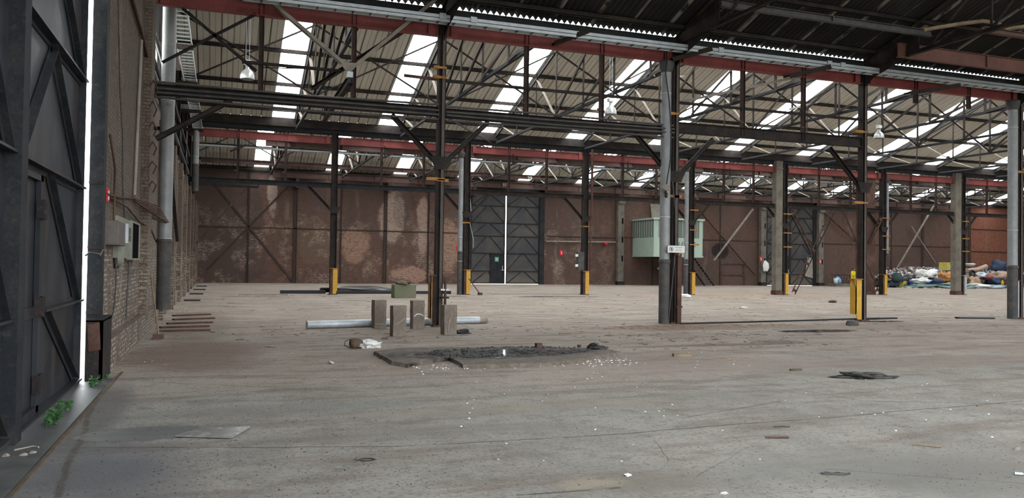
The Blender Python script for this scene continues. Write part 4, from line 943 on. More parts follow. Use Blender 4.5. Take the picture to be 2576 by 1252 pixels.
tag(MB().tube([(19.2, YM-.24, 1.2), (19.2, YM-.24, 4.3)], .05, 8).tube([(19.22, YM-.3, 4.3), (19.22, YM-.3, 8.0)], .07, 8).build('conduit', M['rust'], None, (19.2, YM-.24, 1.3)), 'brown vertical pipe right of the switch box column', 'pipe')
p = px(1, YM-.5, 1176, 700); q = px(2, 0, 1208, 742)
root = thing('prop_rod', 'thin rusty prop with a foot leaning right of the yellow guard by the gate', 'rod', (q.x, q.y, 0)); MB().tube([(p.x, q.y, p.z), (q.x, q.y, .05)], .025, 8).build('rod', M['rust'], root); MB().box(q.x-.12, q.x+.1, q.y-.08, q.y+.08, 0, .13).build('foot', M['rust'], root)
for i, (a, z0_, z1_) in enumerate(((18.9, 1.8, 7.0),)):
    tag(MB().tube([(18.65, 61.55, 7.4), (18.65, 61.3, 7.0), (18.75, 61.2, 5.6), (18.6, 61.2, 5.0), (18.95, 61.2, 3.6), (18.95, 61.2, 2.9)], .03, 6).build('hanging_cable', M['galv'], None, (18.7, 61.2, 3)), 'grey cable hanging down at the left side of the centre gate', 'cable')
root = thing('machine_box', 'dark box with a pale wheel in the shadow under the green cabin', 'box', (34.4, 60.9, 1.0)); MB().box(36.0, 36.5, 60.8, 61.4, 0, 1.5).build('casing', M['black'], root); MB().lathe([(0,0),(.2,.05),(.25,.2),(.1,.3)], (35.7, 61.0, 1.3), 12).build('wheel', M['galv'], root)

# ------------------------------------------------------------------ left wall fittings
XF = -1.53
root = thing('enclosure', 'open grey green electrical enclosure on the left brick wall', 'enclosure', (XF, 16, 1.6))
ya, yb_ = 13.9, 17.1; za, zb = 1.62, 2.25
MB().box(XF-.02, XF+.04, 13.9, 17.1, za, zb+.03).build('back_panel', M['enclosure'], root)
MB().box(XF, XF+.09, 15.55, 15.72, za, zb).box(XF, XF+.09, 17.0, 17.15, za, zb).box(XF, XF+.09, 15.55, 17.15, zb, zb+.03).box(XF, XF+.09, 15.55, 17.15, za-.03, za).build('casing', M['enclosure'], root)
MB().box(XF+.04, XF+.075, 15.72, 17.0, za, zb).build('shade_panel', M['shade_fill'], root)  # flat black sheet: shade of the open casing put into the colour
for z in (1.95, 2.07): MB().box(XF, XF+.14, 14.55, 14.85, z-.05, z+.05).build('terminal_block', M['castiron'], root)
root = thing('junction_box', 'brown grey junction box beside the bright gate slit', 'box', (XF, 13.3, 1.8)); MB().box(XF-.05, XF+.16, 12.95, 13.85, 1.80, 2.16).build('casing', M['box'], root, bevel=.015); MB().box(XF+.16, XF+.2, 13.80, 13.9, 1.85, 2.15).build('door_edge', M['galv'], root)
root = thing('wall_lamp', 'round grey bulkhead lamp below the junction box', 'lamp', (XF, 14.3, 1.7)); MB().lathe([(0, .12), (.12, .11), (.17, .07), (.18, 0)], (XF, 14.15, 1.66), 20, 0, (1,0,0)).build('globe', M['enclosure'], root, bevel=0); MB().lathe([(.19, .02), (.21, .02), (.21, -.03), (.1, -.03)], (XF+.02, 14.15, 1.66), 20, 0, (1,0,0)).build('ring', M['castiron'], root)
root = thing('bent_rack', 'rusty comb-like cable rack hanging bent from the left wall', 'rack', (XF, 18.5, 2.7))
MB().bar((XF+.02, 16.2, 2.74), (XF+.2, 20.8, 2.62), .03, .03).bar((XF+.02, 16.6, 2.70), (XF+.36, 20.8, 2.48), .03, .03).build('side_rail', M['rust'], root)
for k in range(10): y = 16.8+k*.42; MB().tube([(XF, y, 2.75-.02*k), (XF+.22, y+.05, 2.68-.02*k), (XF+.42, y+.25, 2.64-.02*k)], .012, 6).build('tine', M['rust'], root)
wires = [([(XF+.02, 13.5, 5.6), (XF+.05, 13.7, 4.2), (XF+.03, 14.4, 3.6), (XF+.05, 14.3, 2.9), (XF+.04, 14.8, 2.3)], .012, 'thin loose cable hanging on the upper left brick wall'),
         ([(XF+.02, 12.9, 3.4), (XF+.05, 13.1, 3.1), (XF+.03, 13.5, 2.95), (XF+.04, 13.4, 2.5), (XF+.03, 13.5, 2.15)], .018, 'dark bent cable beside the gate jamb above the junction box'),
         ([(XF+.02, 17.3, 5.9), (XF+.02, 16.6, 2.8)], .03, 'pale vertical conduit on the left brick wall ending at the bent rack'),
         ([(XF+.02, 12.8, 2.52), (XF+.04, 14.2, 2.58), (XF+.02, 16.3, 2.72)], .022, 'brown conduit running towards the bent rack'),
         ([(XF+.02, 13.2, 2.50), (XF+.06, 15.0, 2.48), (XF+.03, 17.6, 2.35), (XF+.1, 19.4, 2.3), (XF+.12, 21, 2.02)], .018, 'drooping conduit under the bent rack'),
         ([(XF+.02, 15.9, 1.6), (XF+.03, 15.7, 1.2), (XF+.02, 15.6, .55)], .014, 'thin conduit below the open enclosure'),
         ([(XF+.02, 15.8, 1.38), (XF+.02, 18.0, 1.42)], .012, 'short horizontal conduit below the open enclosure'),
         ([(XF+.02, 14.0, 1.55), (XF+.03, 13.95, 1.2), (XF+.02, 13.8, .8), (XF+.03, 13.5, .7)], .012, 'black cable dangling under the round lamp'),
         ([(XF+.03, 13.6, 6.2), (XF+.03, 17.5, 6.0), (XF+.05, 20.4, 5.5)], .035, 'diagonal brace pipe on the upper left wall')]
for pts, r, l in wires: tag(MB().tube(pts, r, 6).build('conduit' if r > .015 else 'cable', M['rust' if r > .015 else 'castiron'] if 'pale' not in l else M['beige'], None, pts[0]), l, 'conduit' if r > .015 else 'cable')
for i, (y, z, t) in enumerate(((18.0, 5.15, 0), (17.9, 4.7, 0), (18.0, 4.3, 1), (18.1, 3.9, 0), (18.1, 3.5, 1), (18.2, 3.1, 0))):
    tag(MB().tube([(XF+.14, y, z), (XF+.2, y, z+.12), (XF+.22, y+.9, z+.12), (XF+.16, y+.9, z-.05)], .014, 6).build('climbing_iron', M['rust'], None, (XF, y, z)), 'rusty climbing iron on the brick pillar, %s from the top' % ORD[i], 'rung', 'climbing irons on the left pillar')
root = thing('fire_sign', 'narrow red sign on the left wall beside the gate slit', 'sign', (XF, 12.9, 2.5)); MB().box(XF, XF+.02, 12.80, 12.96, 2.42, 2.62).build('panel', M['signred'], root); MB().box(XF+.02, XF+.03, 12.86, 12.90, 2.45, 2.58).build('symbol', M['white'], root)
root = thing('gate_latch', 'twisted wire and bar latch across the bright gate slit', 'latch', (-1.5, 11.9, 1.6)); MB().tube([(-1.6, 11.55, 1.64), (-1.58, 11.7, 1.68), (-1.44, 11.75, 1.66), (-1.42, 11.75, 1.72), (-1.46, 11.74, 1.64)], .012, 6).build('wire', M['castiron'], root)
root = thing('broom', 'thin broom with a reddish head leaning on the left wall behind the downpipe', 'broom', (-1.05, 17.6, 0)); MB().tube([(-1.12, 17.9, .06), (-1.36, 18.9, 1.25)], .016, 8).build('handle', M['wood'], root); MB().box(-1.22, -1.02, 17.7, 17.95, 0, .09).build('head', M['crane'], root)

# ------------------------------------------------------------------ blocks, pipe, slab on the floor
def rough_block(w, d, h, seed, cuts=5):
    """a cast concrete block with chipped arrises"""
    mb = MB(); n = cuts; R = random.Random(seed)
    me = {}
    def vid(i, j, k_):
        key = (i, j, k_)
        if key not in me:
            p = Vector(((i/n-.5)*w, (j/n-.5)*d, k_/(2*n)*h)); e = (i in (0, n)) + (j in (0, n)) + (k_ in (0, 2*n))
            j_ = .006 if e < 2 else .014
            q = mnoise.noise_vector((p+Vector((seed*3.1, 0, 0)))*6)
            p += q*j_*.7
            if e >= 2: p += Vector((-(i/n-.5), -(j/n-.5), -.3*(k_ == 2*n)))*R.uniform(.0, .035)*(w+d)/2
            if k_ == 0: p.z = 0
            me[key] = len(mb.v); mb.v.append(p)
        return me[key]
    def face(a): mb.f.append(a); mb.m.append(0); mb.sm.append(False)
    for i in range(n):
        for j in range(n):
            face([vid(i,j,2*n), vid(i+1,j,2*n), vid(i+1,j+1,2*n), vid(i,j+1,2*n)])
            face([vid(i,j,0), vid(i,j+1,0), vid(i+1,j+1,0), vid(i+1,j,0)])
    for k_ in range(2*n):
        for i in range(n):
            face([vid(i,0,k_), vid(i+1,0,k_), vid(i+1,0,k_+1), vid(i,0,k_+1)])
            face([vid(i+1,n,k_), vid(i,n,k_), vid(i,n,k_+1), vid(i+1,n,k_+1)])
            face([vid(0,i+1,k_), vid(0,i,k_), vid(0,i,k_+1), vid(0,i+1,k_+1)])
            face([vid(n,i,k_), vid(n,i+1,k_), vid(n,i+1,k_+1), vid(n,i,k_+1)])
    return mb
def place(o, loc, rz=0, rx=0, ry=0): o.location = loc; o.rotation_euler = (rx, ry, rz); return o
for i, (pxx, pyy, h, rz, l) in enumerate(((955, 826, .69, .08, 'standing concrete block at the left in front of the grey pipe, pale foot'), (1004, 846, .67, .03, 'standing concrete block nearest the camera on the left with a white crack'),
                                    (1052, 827, .69, .02, 'standing concrete block just left of the column with a pale arc mark'), (1132, 842, .67, .03, 'pitted concrete block standing right in front of the column'))):
    p = px(2, 0, pxx, pyy); o = rough_block(.30, .26, h, i+1).build('concrete_block', M['concrete']); place(o, (p.x, p.y+.13, 0), rz+.06); tag(o, l, 'concrete block', 'concrete blocks around the front column')
# lime streaks on the blocks
for i, (ob, pts) in enumerate((('concrete_block.001', [(-.10, .25), (-.03, .30), (.04, .34), (.11, .42)]), ('concrete_block.002', [(-.12, .31), (-.05, .36), (.04, .36), (.12, .31)]), ('concrete_block.003', [(-.06, .05), (-.05, .2), (-.02, .34), (.06, .5)]), ('concrete_block', [(-.13, .12), (-.05, .1), (.05, .09), (.13, .13)]))):
    o = bpy.data.objects[ob]; mb = MB(); mb.tube([(x, -.132, z) for x, z in pts], [.012, .016, .014, .008], 6)
    c = mb.build('lime_streak', M['white'] if i == 1 else M['beige']); c.parent = o
o = rough_block(1.02, .62, .62, 9).build('concrete_block', worn('moss_topped_concrete', (.13,.15,.09), (.18,.155,.12), 1.6, .9, 0, (.12,.17,.08))); place(o, (8.0, 36.5, 0), .05); tag(o, 'green topped concrete block lying behind the standing blocks', 'concrete block')
def lump(r, seed, flat=.6, rough=.35, mat=None, n=2, sx=1, sy=1):
    import bmesh
    bm = bmesh.new(); bmesh.ops.create_icosphere(bm, subdivisions=n, radius=1.0); mb = MB(); off = Vector((seed*7.3, seed*1.7, 0))
    for v in bm.verts:
        k_ = 1 + rough*mnoise.noise(v.co*1.4+off) + rough*.5*mnoise.noise(v.co*3.6+off) + (rough*.45*(abs(mnoise.noise(v.co*5.5+off))-.2) if rough > .45 else 0)
        c = v.co*k_; mb.v.append(Vector((c.x*r*sx, c.y*r*sy, max(0, c.z+.55)*r*flat)))
    for f in bm.faces: mb.f.append([v.index for v in f.verts]); mb.m.append(0); mb.sm.append(n > 2)
    bm.free(); return mb
M['earth'] = worn('brown_earth', (.09,.065,.045), (.14,.10,.07), 9, .95, 0, (.06,.045,.035)); M['oil'] = worn('oily_black_crust', (.018,.017,.017), (.035,.03,.027), 7, .35, 0, (.06,.05,.04))
o = lump(.38, 5, .35, .5).build('earth_heap', M['earth']); place(o, (7.95, 36.5, .60)); tag(o, 'small heap of brown earth on top of the green topped block', 'earth')
root = thing('metal_pipe', 'long grey metal pipe lying on the floor behind the standing blocks', 'pipe', (2.0, 19.75, 0))
MB().tube([(2.0, 19.78, .095), (6.62, 20.78, .095)], .095, 20).build('tube', M['galv'], root); MB().tube([(6.5, 20.75, .08), (6.86, 20.83, .08)], .075, 16).build('inner_tube', M['beige'], root)
# oily slab
fl = lambda a, b: tuple(px(2, 0, a, b)[:2])
root = thing('foundation_slab', 'low oily machine foundation slab with broken edges in the middle of the floor', 'slab', (4.5, 13, 0))
pts = [fl(*q) for q in ((943, 891), (962, 903), (985, 917), (1028, 924), (1031, 914), (1080, 912), (1130, 907), (1146, 915), (1165, 926), (1250, 925), (1370, 921), (1440, 913), (1500, 903), (1560, 893), (1530, 886), (1490, 881), (1300, 881), (1150, 880), (1000, 882))]
mb = MB(); n_ = len(pts); R = random.Random(3); sub = []
for i in range(n_):
    a = Vector(pts[i]); b = Vector(pts[(i+1) % n_])
    for k_ in range(4): q = a.lerp(b, k_/4); sub.append((q.x+R.uniform(-.018, .018), q.y+R.uniform(-.02, .02)))
cx_, cy_ = 4.6, 13.3; N_ = len(sub)
vs = [(x+(x-cx_)*.012, y+(y-cy_)*.02-.02, 0) for x, y in sub] + [(x, y, .06+R.uniform(-.008, .004)) for x, y in sub] + [(cx_+(x-cx_)*.9, cy_+(y-cy_)*.88, .064+R.uniform(-.005, .004)) for x, y in sub]
fs = [(i, (i+1) % N_, N_+(i+1) % N_, N_+i) for i in range(N_)] + [(N_+i, N_+(i+1) % N_, 2*N_+(i+1) % N_, 2*N_+i) for i in range(N_)] + [tuple(range(2*N_, 3*N_))]
def slab_mat():
    k = NT('oil_soaked_slab'); P = k.pos(); n1 = k.noise(P, 2.2, 6, .65); n2 = k.noise(P, 9, 4, .7); X, Y, Z = k.xyz(P)
    a = k.m('DIVIDE', k.m('SUBTRACT', X, .0), 1.75); b = k.m('DIVIDE', k.m('SUBTRACT', Y, .25), .70)
    d = k.m('ADD', k.m('ADD', k.m('MULTIPLY', a, a), k.m('MULTIPLY', b, b)), k.m('MULTIPLY', k.m('SUBTRACT', n1, .5), 2.2))
    oil = k.ramp(d, 1.45, .7); col = k.mix(k.ramp(n2, .35, .65), (.095,.075,.06), (.155,.130,.105)); col = k.mix(oil, col, (.022,.021,.022))
    wetm = k.m('MULTIPLY', k.ramp(d, .85, .6), k.ramp(n2, .60, .52))
    h = k.m('MULTIPLY', n2, k.m('SUBTRACT', 1.0, wetm)); k.bump(h, .7, .05)
    return k.finish(col, k.m('SUBTRACT', .8, k.m('MULTIPLY', wetm, .74)))
mb.add(vs, fs).build('slab', slab_mat(), root)
def scatter(name, n, region, size, mat, label, cat, seed, kind='stuff', flat=.5, squash=(1, 1)):
    """loose crumbs nobody could count"""
    R = random.Random(seed); mb = MB()
    for _ in range(n):
        x, y, z = region(R); s_ = R.uniform(*size); a = R.uniform(0, PI); ca, sa = math.cos(a), math.sin(a); k_ = R.choice((4, 5, 6))
        ring = [(math.cos(2*PI*j/k_)*s_*squash[0]*R.uniform(.7, 1.2), math.sin(2*PI*j/k_)*s_*squash[1]*R.uniform(.7, 1.2)) for j in range(k_)]
        ring = [(x+u*ca-v*sa, y+u*sa+v*ca) for u, v in ring]; h = s_*flat*R.uniform(.5, 1.2)
        vs_ = [(u, v, z) for u, v in ring] + [(x+(u-x)*.6, y+(v-y)*.6, z+h) for u, v in ring]
        mb.add(vs_, [(j, (j+1) % k_, k_+(j+1) % k_, k_+j) for j in range(k_)] + [tuple(range(k_, 2*k_))])
    o = mb.build(name, mat); return tag(o, label, cat, None, kind)
def on_slab(R): a = R.uniform(0, 2*PI); r = R.uniform(.75, 1.0); return (4.9+1.55*r*math.cos(a), 13.45+.72*r*math.sin(a), .06)
scatter('oily_crumbs', 420, on_slab, (.008, .032), M['oil'], 'black oily crumbs strewn over the foundation slab', 'crumbs', 11, flat=.8)
def edge(R): return (R.uniform(2.8, 6.6), 11.95+R.gauss(0, .22)+abs(R.uniform(0, .3)), 0)
scatter('chalk_chips', 150, edge, (.008, .022), M['white'], 'white chips along the front edge of the oily slab', 'chips', 12)
for i, (x, y, s_, l) in enumerate(((5.62, 13.95, .055, 'small rusty iron cube at the back of the oily slab'), (6.45, 13.95, .028, 'tiny iron stub at the back of the oily slab'))):
    tag(MB().box(x-s_, x+s_, y-s_, y+s_, .05, .05+s_*1.8).build('iron_block', M['rust'], None, (x, y, .08)), l, 'iron block')
o = lump(.14, 8, .55, .8, n=3, sx=1.3).build('tar_lump', M['oil']); place(o, (6.6, 13.55, .03)); tag(o, 'black tarry lump on the right end of the slab', 'lump')
# litter over the whole floor
def allfloor(R):
    u = R.uniform(-1200, 1300); yy = R.uniform(760, 1240)
    p = px(2, 0, 1288+u, yy); return (p.x, p.y, 0) if p.x > -1.2 else (R.uniform(0, 12), R.uniform(4, 18), 0)
def clumpy(R):
    for _ in range(8):
        q = allfloor(R)
        if mnoise.noise(Vector(q)*.55) + .35*mnoise.noise(Vector(q)*2.3) > R.uniform(-.25, .5): break
    return q
def midfloor(R): return (R.uniform(-1, 40), R.uniform(21, 40), 0)
scatter('white_pebbles', 150, lambda R: (R.uniform(2.0, 9.5), R.uniform(5.5, 15), 0), (.005, .015), M['white'], 'small white pebbles scattered over the near floor', 'pebbles', 21)
scatter('dark_crumbs', 3000, clumpy, (.002, .008), M['earth'], 'dark crumbs of dirt scattered over the near floor', 'dirt', 22)
scatter('dark_crumbs', 500, lambda R: (R.gauss(0, 1.0), R.uniform(4.6, 9.5), 0), (.003, .010), M['oil'], 'black crumbs of dirt beside the near left gate', 'dirt', 23)
scatter('pale_litter', 420, midfloor, (.015, .06), M['beige'], 'pale flakes of litter over the middle floor', 'litter', 24, squash=(1.6, .5), flat=.2)
scatter('pale_litter', 420, lambda R: (R.uniform(-1, 60), R.uniform(42, 61), 0), (.02, .08), M['beige'], 'pale crushed litter on the far floor', 'litter', 25, squash=(1.6, .6), flat=.25)
scatter('wood_splinters', 220, lambda R: (R.gauss(12.3, 1.8), 18.9+R.gauss(0, .35), 0), (.015, .07), M['wood'], 'wood splinters and rust flakes around the foot of the notice column', 'splinters', 26, squash=(2.2, .35), flat=.25)
scatter('wood_splinters', 160, lambda R: (R.uniform(7.5, 12.5), R.uniform(13.5, 17), 0), (.01, .05), M['earth'], 'dark splinters on the floor in front of the notice column', 'splinters', 27, squash=(2.2, .35), flat=.25)
scatter('brick_rubble', 340, lambda R: (R.uniform(-1.4, -.7), R.uniform(12.8, 40), 0), (.006, .024), M['wood'], 'brown rubble along the foot of the left wall', 'rubble', 28)

def item(name, mb, mat, x, y, label, cat, group=None, rz=0, z=0, rx=0, ry=0):
    o = mb.build(name, mat); place(o, (x, y, z), rz, rx, ry); return tag(o, label, cat, group)
f = lambda x, y: px(2, 0, x, y)
p = f(888, 876); root = thing('clay_pot', 'brown dented pot lying on the floor left of the oily slab', 'pot', (p.x, p.y, 0))
MB().lathe([(.03, 0), (.085, .01), (.10, .08), (.085, .18), (.05, .24)], (p.x-.06, p.y, .095), 16, 0, (1, .1, 0)).build('body', M['earth'], root); MB().tube([(p.x-.07, p.y, .02), (p.x-.16, p.y-.02, .06), (p.x-.15, p.y-.02, .14), (p.x-.05, p.y, .17)], .008, 6).build('handle', M['black'], root)
item('plastic_bag', lump(.15, 14, .6, .8, n=4, sx=1.2, sy=.7), M['white'], p.x+.27, p.y, 'crumpled white plastic bag beside the brown pot', 'bag')
p = f(1158, 838); item('rag', lump(.15, 16, .45, .9, n=3, sx=1.4), M['black'], p.x, p.y, 'black rag on the floor right of the pitted concrete block', 'rag')
p = f(2165, 950); item('rag', lump(.17, 18, .3, 1.1, n=3, sx=1.9, sy=.8), M['oil'], p.x, p.y, 'black rag spread on the floor at the right', 'rag', rz=-.3)
p = f(1715, 896); item('wood_block', MB().box(-.16, .16, -.06, .06, 0, .05), M['wood'], p.x, p.y, 'short pale wooden block on the floor right of the oily slab', 'block', rz=-.25)
p = f(1835, 902); item('wood_splint', MB().box(-.15, .15, -.02, .02, 0, .015), M['wood'], p.x, p.y, 'thin pale splint right of the short wooden block', 'stick', rz=-.2)
p = f(1955, 1102); item('copper_tube', MB().tube([(-.11, 0, .012), (.11, 0, .012)], .011, 8), M['crane'], p.x, p.y, 'short copper coloured tube on the near floor', 'tube', rz=-.3)
p = f(1965, 1075); item('stick', MB().tube([(-.08, 0, .01), (.02, .01, .012), (.09, 0, .008)], .006, 6), M['castiron'], p.x, p.y, 'small dark twig behind the copper coloured tube', 'stick', rz=-.3)
p = f(2100, 1193); item('chain_piece', MB().tube([(-.11, 0, .01), (-.06, .03, .012), (-.02, 0, .01), (.03, .02, .012), (.07, -.01, .01), (.12, 0, .01), (.05, -.03, .01), (-.1, -.01, .01)], .006, 6), M['castiron'], p.x, p.y, 'short dark chain piece on the near floor at the lower right', 'chain', rz=-.3)
p = f(1580, 1196); item('paper_scrap', lump(.03, 31, .35, 1, n=2), M['white'], p.x, p.y, 'white scrap of paper on the near floor', 'paper')
p = f(1822, 1242); item('paper_scrap', lump(.022, 32, .35, 1, n=2, sx=1.4), M['white'], p.x, p.y, 'pale scrap at the bottom edge of the photo', 'paper')
p = f(2562, 1195); item('bolt', MB().tube([(-.03, 0, .014), (.03, 0, .012)], .012, 8).tube([(.03, 0, .012), (.11, -.02, .01)], .005, 6), M['galv'], p.x, p.y, 'shiny bolt with a wire at the lower right edge', 'bolt', rz=-.5)
p = f(2330, 1123); item('stick', MB().tube([(-.12, 0, .008), (.12, 0, .006)], .005, 6), M['wood'], p.x, p.y, 'thin pale stick on the near floor at the right', 'stick', rz=-.8)
p = f(2560, 1130); item('wood_splint', MB().box(-.07, .07, -.012, .012, 0, .012), M['beige'], p.x, p.y, 'pale splint at the right edge of the near floor', 'stick', rz=.5)
p = f(2476, 1022); item('wood_splint', MB().box(-.09, .09, -.012, .012, 0, .015), M['wood'], p.x, p.y, 'yellowish splint near the right edge', 'stick', rz=-.3)
p = f(925, 1158); item('wire_loop', MB().tube([(-.09, 0, .006), (-.03, .05, .008), (.04, .04, .006), (.06, 0, .006), (0, -.03, .006), (-.06, -.01, .006)], .004, 6), M['black'], p.x, p.y, 'small black wire loop on the near floor', 'wire')
p = f(2002, 932); item('stick', MB().box(-.1, .1, -.02, .02, 0, .03), M['earth'], p.x, p.y, 'dark stick on the floor left of the spread rag', 'stick', rz=-.1)
p = f(832, 914); item('tin_lid', MB().lathe([(0, .0), (.045, .01), (.05, .03), (.03, .04)], (0, 0, 0), 14), M['galv'], p.x, p.y, 'small tin on the floor left of the oily slab', 'tin', ry=.5)
scatter('dark_litter', 700, lambda R: (R.uniform(-1, 34), R.uniform(15.5, 40), 0), (.015, .06), M['earth'], 'dark flakes of dirt over the middle floor', 'dirt', 30, squash=(2.4, .5), flat=.2)
scatter('dark_litter', 260, lambda R: (R.gauss(8, 5), 18.6+R.gauss(0, 1.1), 0), (.01, .05), M['earth'], 'dark flakes of dirt between the near columns', 'dirt', 33, squash=(2.4, .5), flat=.2)
p = f(968, 853); item('brick_piece', MB().box(-.06, .06, -.03, .03, 0, .04), M['crane'], p.x, p.y, 'reddish brick piece in front of the standing blocks', 'brick')
p = f(1440, 840); item('board', MB().box(-.32, .32, -.035, .035, 0, .03), M['wood'], p.x, p.y, 'long brown splintered board on the floor left of the notice column', 'board', rz=-.15)
p = f(2143, 818); item('stone', lump(.17, 41, .6, .4, n=3, sx=1.2, sy=.7), M['castiron'], p.x, p.y, 'dark grey stone in front of the yellow guard', 'stone')
p = f(1870, 775); item('plastic_bag', lump(.12, 44, .3, .9, n=3, sx=1.6), M['white'], p.x, p.y, 'small white bag on the floor behind the notice column', 'bag')
p = f(1715, 747); item('plastic_bag', lump(.35, 45, .25, .9, n=3, sx=1.2), M['white'], p.x, p.y, 'white bag near the foot of the yellow guard under the cabin', 'bag')
p = f(2095, 761); item('rag', lump(.16, 46, .5, .6, n=2, sx=1.3), M['rust'], p.x, p.y, 'brown scrap on the floor left of the yellow guard column', 'rag')
a, b = f(1712, 815), f(2262, 803)
tag(MB().tube([(a.x, a.y, .02), ((a.x+b.x)/2, (a.y+b.y)/2+.05, .03), (b.x-.8, b.y, .05)], .025, 6).build('steel_bar', M['black'], None, (a.x, a.y, 0)), 'long thin black bar on the floor from the notice column to the yellow guard', 'bar')
p = f(2215, 804); item('steel_plate', MB().box(-.75, .75, -.12, .12, 0, .05), M['black'], p.x+.2, p.y+.3, 'black steel strip on the floor right of the yellow guard', 'plate', rz=.1)
p = f(2452, 801); item('steel_plate', MB().box(-.6, .6, -.15, .15, 0, .05), M['black'], p.x, p.y, 'black plate on the floor near the right edge', 'plate', rz=-.3)
p, q = f(440, 1100), f(630, 1078)
c4 = [f(440, 1100), f(583, 1104), f(630, 1077), f(500, 1082)]
tag(MB().plate([(v.x, v.y, .008) for v in c4], (0,0,1), .012).build('glass_sheet', worn('wet_dusty_sheet', (.20,.20,.19), (.27,.27,.25), 6, .25), None, tuple(c4[0])), 'thin wet sheet lying on the floor beside the damp patch at the left', 'sheet')
c4 = [f(0, 1140), f(100, 1127)]
tag(MB().tube([(c4[0].x+.1, c4[0].y, .02), (c4[1].x-.05, c4[1].y, .02), (c4[1].x, c4[1].y-.05, .02)], .008, 6).build('stick', M['beige'], None, tuple(c4[0])), 'pale stick at the lower left corner by the gate', 'stick')
for i, (xx, yy) in enumerate(((60, 1148), (82, 1142), (15, 1150))):
    p = f(xx, yy); item('stone', lump(.03, 50+i, .6, .5), M['beige'], p.x, p.y, ['small pale stone by the lower left gate, middle one', 'small pale stone by the lower left gate, rightmost', 'small pale stone by the lower left gate, leftmost'][i], 'stone', 'stones by the near gate')
# planks near the left wall
for i, (x0_, y0_, x1_, y1_, l) in enumerate(((-1.2, 19.2, -.2, 19.9, 'nearest'), (-1.15, 20.4, -.3, 20.9, 'second'), (-1.1, 21.7, -.2, 22.1, 'third'), (-1.1, 23.2, -.1, 23.6, 'fourth'), (-1.15, 24.8, -.25, 25.3, 'farthest'))):
    item('plank', MB().box(-.55, .55, -.08, .08, 0, .04), M['rust'], (x0_+x1_)/2, (y0_+y1_)/2, 'rusty plank lying by the left wall, %s of five' % l, 'plank', 'planks by the left wall', rz=.1+.1*i)
# black channel far left, boards
p, q = f(682, 738), f(1155, 742)
root = thing('steel_channel', 'long black steel channel lying on the floor across the first middle bay', 'channel', (2.9, 41.6, 0)); MB().box(2.9, 5.1, 41.5, 41.8, 0, .17).box(5.5, 11.6, 41.3, 41.6, 0, .15).build('channel', M['black'], root)
item('plank', MB().box(-1.1, 1.1, -.15, .15, 0, .06), M['beige'], 2.0, 39.6, 'pale plank on the floor left of the black channel', 'plank', rz=.05)
item('scrap_heap', lump(1.3, 61, .14, .6, n=3, sx=1.5), M['oil'], 7.4, 44.3, 'low black patch of scrap behind the black channel', 'scrap')
for i, yy in enumerate((34.0, 40.5, 46.5, 52.5)):
    item('kerb_piece', MB().box(-.3, .3, -.06, .06, 0, .06), M['black'], -.95, yy, 'dark low bracket foot along the left wall, %s from the camera' % ORD[i], 'bracket', 'dark feet along the left wall', rz=.0)

# weeds ------------------------------------------------------------------
def weed(x, y, n, h, seed, label, lean=(.25, .1)):
    R = random.Random(seed); root = thing('weed', label, 'plant', (x, y, 0), 'weeds at the near gate')
    st = MB(); lf = MB()
    for s_ in range(n):
        bx_, by_ = x+R.uniform(-.06, .06), y+R.uniform(-.12, .12); hh = h*R.uniform(.5, 1.1); lx, ly = lean[0]*R.uniform(.4, 1.3), R.uniform(-.25, .25)
        pts = [Vector((bx_+lx*t*hh, by_+ly*t*hh+lean[1]*t*t*hh, hh*t*(1-.25*t))) for t in (0, .33, .66, 1)]
        st.tube(pts, [.004, .003, .003, .002], 5)
        for t in range(3, 17):
            f_ = t/16; k_ = min(int(f_*3), 2); c = pts[k_].lerp(pts[k_+1], f_*3-k_); sgn = 1 if t % 2 else -1; L_ = R.uniform(.03, .06)
            d = Vector((R.uniform(-.9, .9), sgn*R.uniform(.2, 1), R.uniform(-.3, .5))).normalized(); w_ = d.cross(Vector((R.uniform(-.4, .4), R.uniform(-.4, .4), 1))).normalized()*L_*.38
            lf.add([c, c+d*L_*.5+w_, c+d*L_+Vector((0, 0, -.006)), c+d*L_*.5-w_], [(0, 1, 2, 3)])
    st.build('stem', M['leaf'], root); o = lf.build('leaves', M['leaf'], root); sm = o.modifiers.new('thickness', 'SOLIDIFY'); sm.thickness = .001
weed(-1.48, 8.75, 9, .26, 5, 'larger green weed growing under the near left gate'); weed(-1.52, 9.6, 5, .14, 6, 'low green weed on the gate sill behind the larger weed'); weed(-1.45, 11.35, 7, .16, 7, 'green weed in the foot of the bright gate slit'); weed(-1.40, 12.05, 4, .08, 8, 'tiny weed at the steel shoe plate')
tag(MB().box(-2.1, -1.30, 2, 12.0, 0, .012).build('sill_plate', worn('wet_sill_concrete', (.075,.078,.078), (.12,.12,.115), 3, .5, 0, (.05,.055,.05)), None, (-1.7, 7, 0)), 'dark damp concrete sill under the near left gate', 'sill')
tag(MB().bar((-1.29, 3, .008), (-1.25, 12.6, .008), .03, .016).build('rail_strip', M['earth'], None, (-1.3, 3, 0)), 'rusty rail let into the floor along the near gate', 'rail')

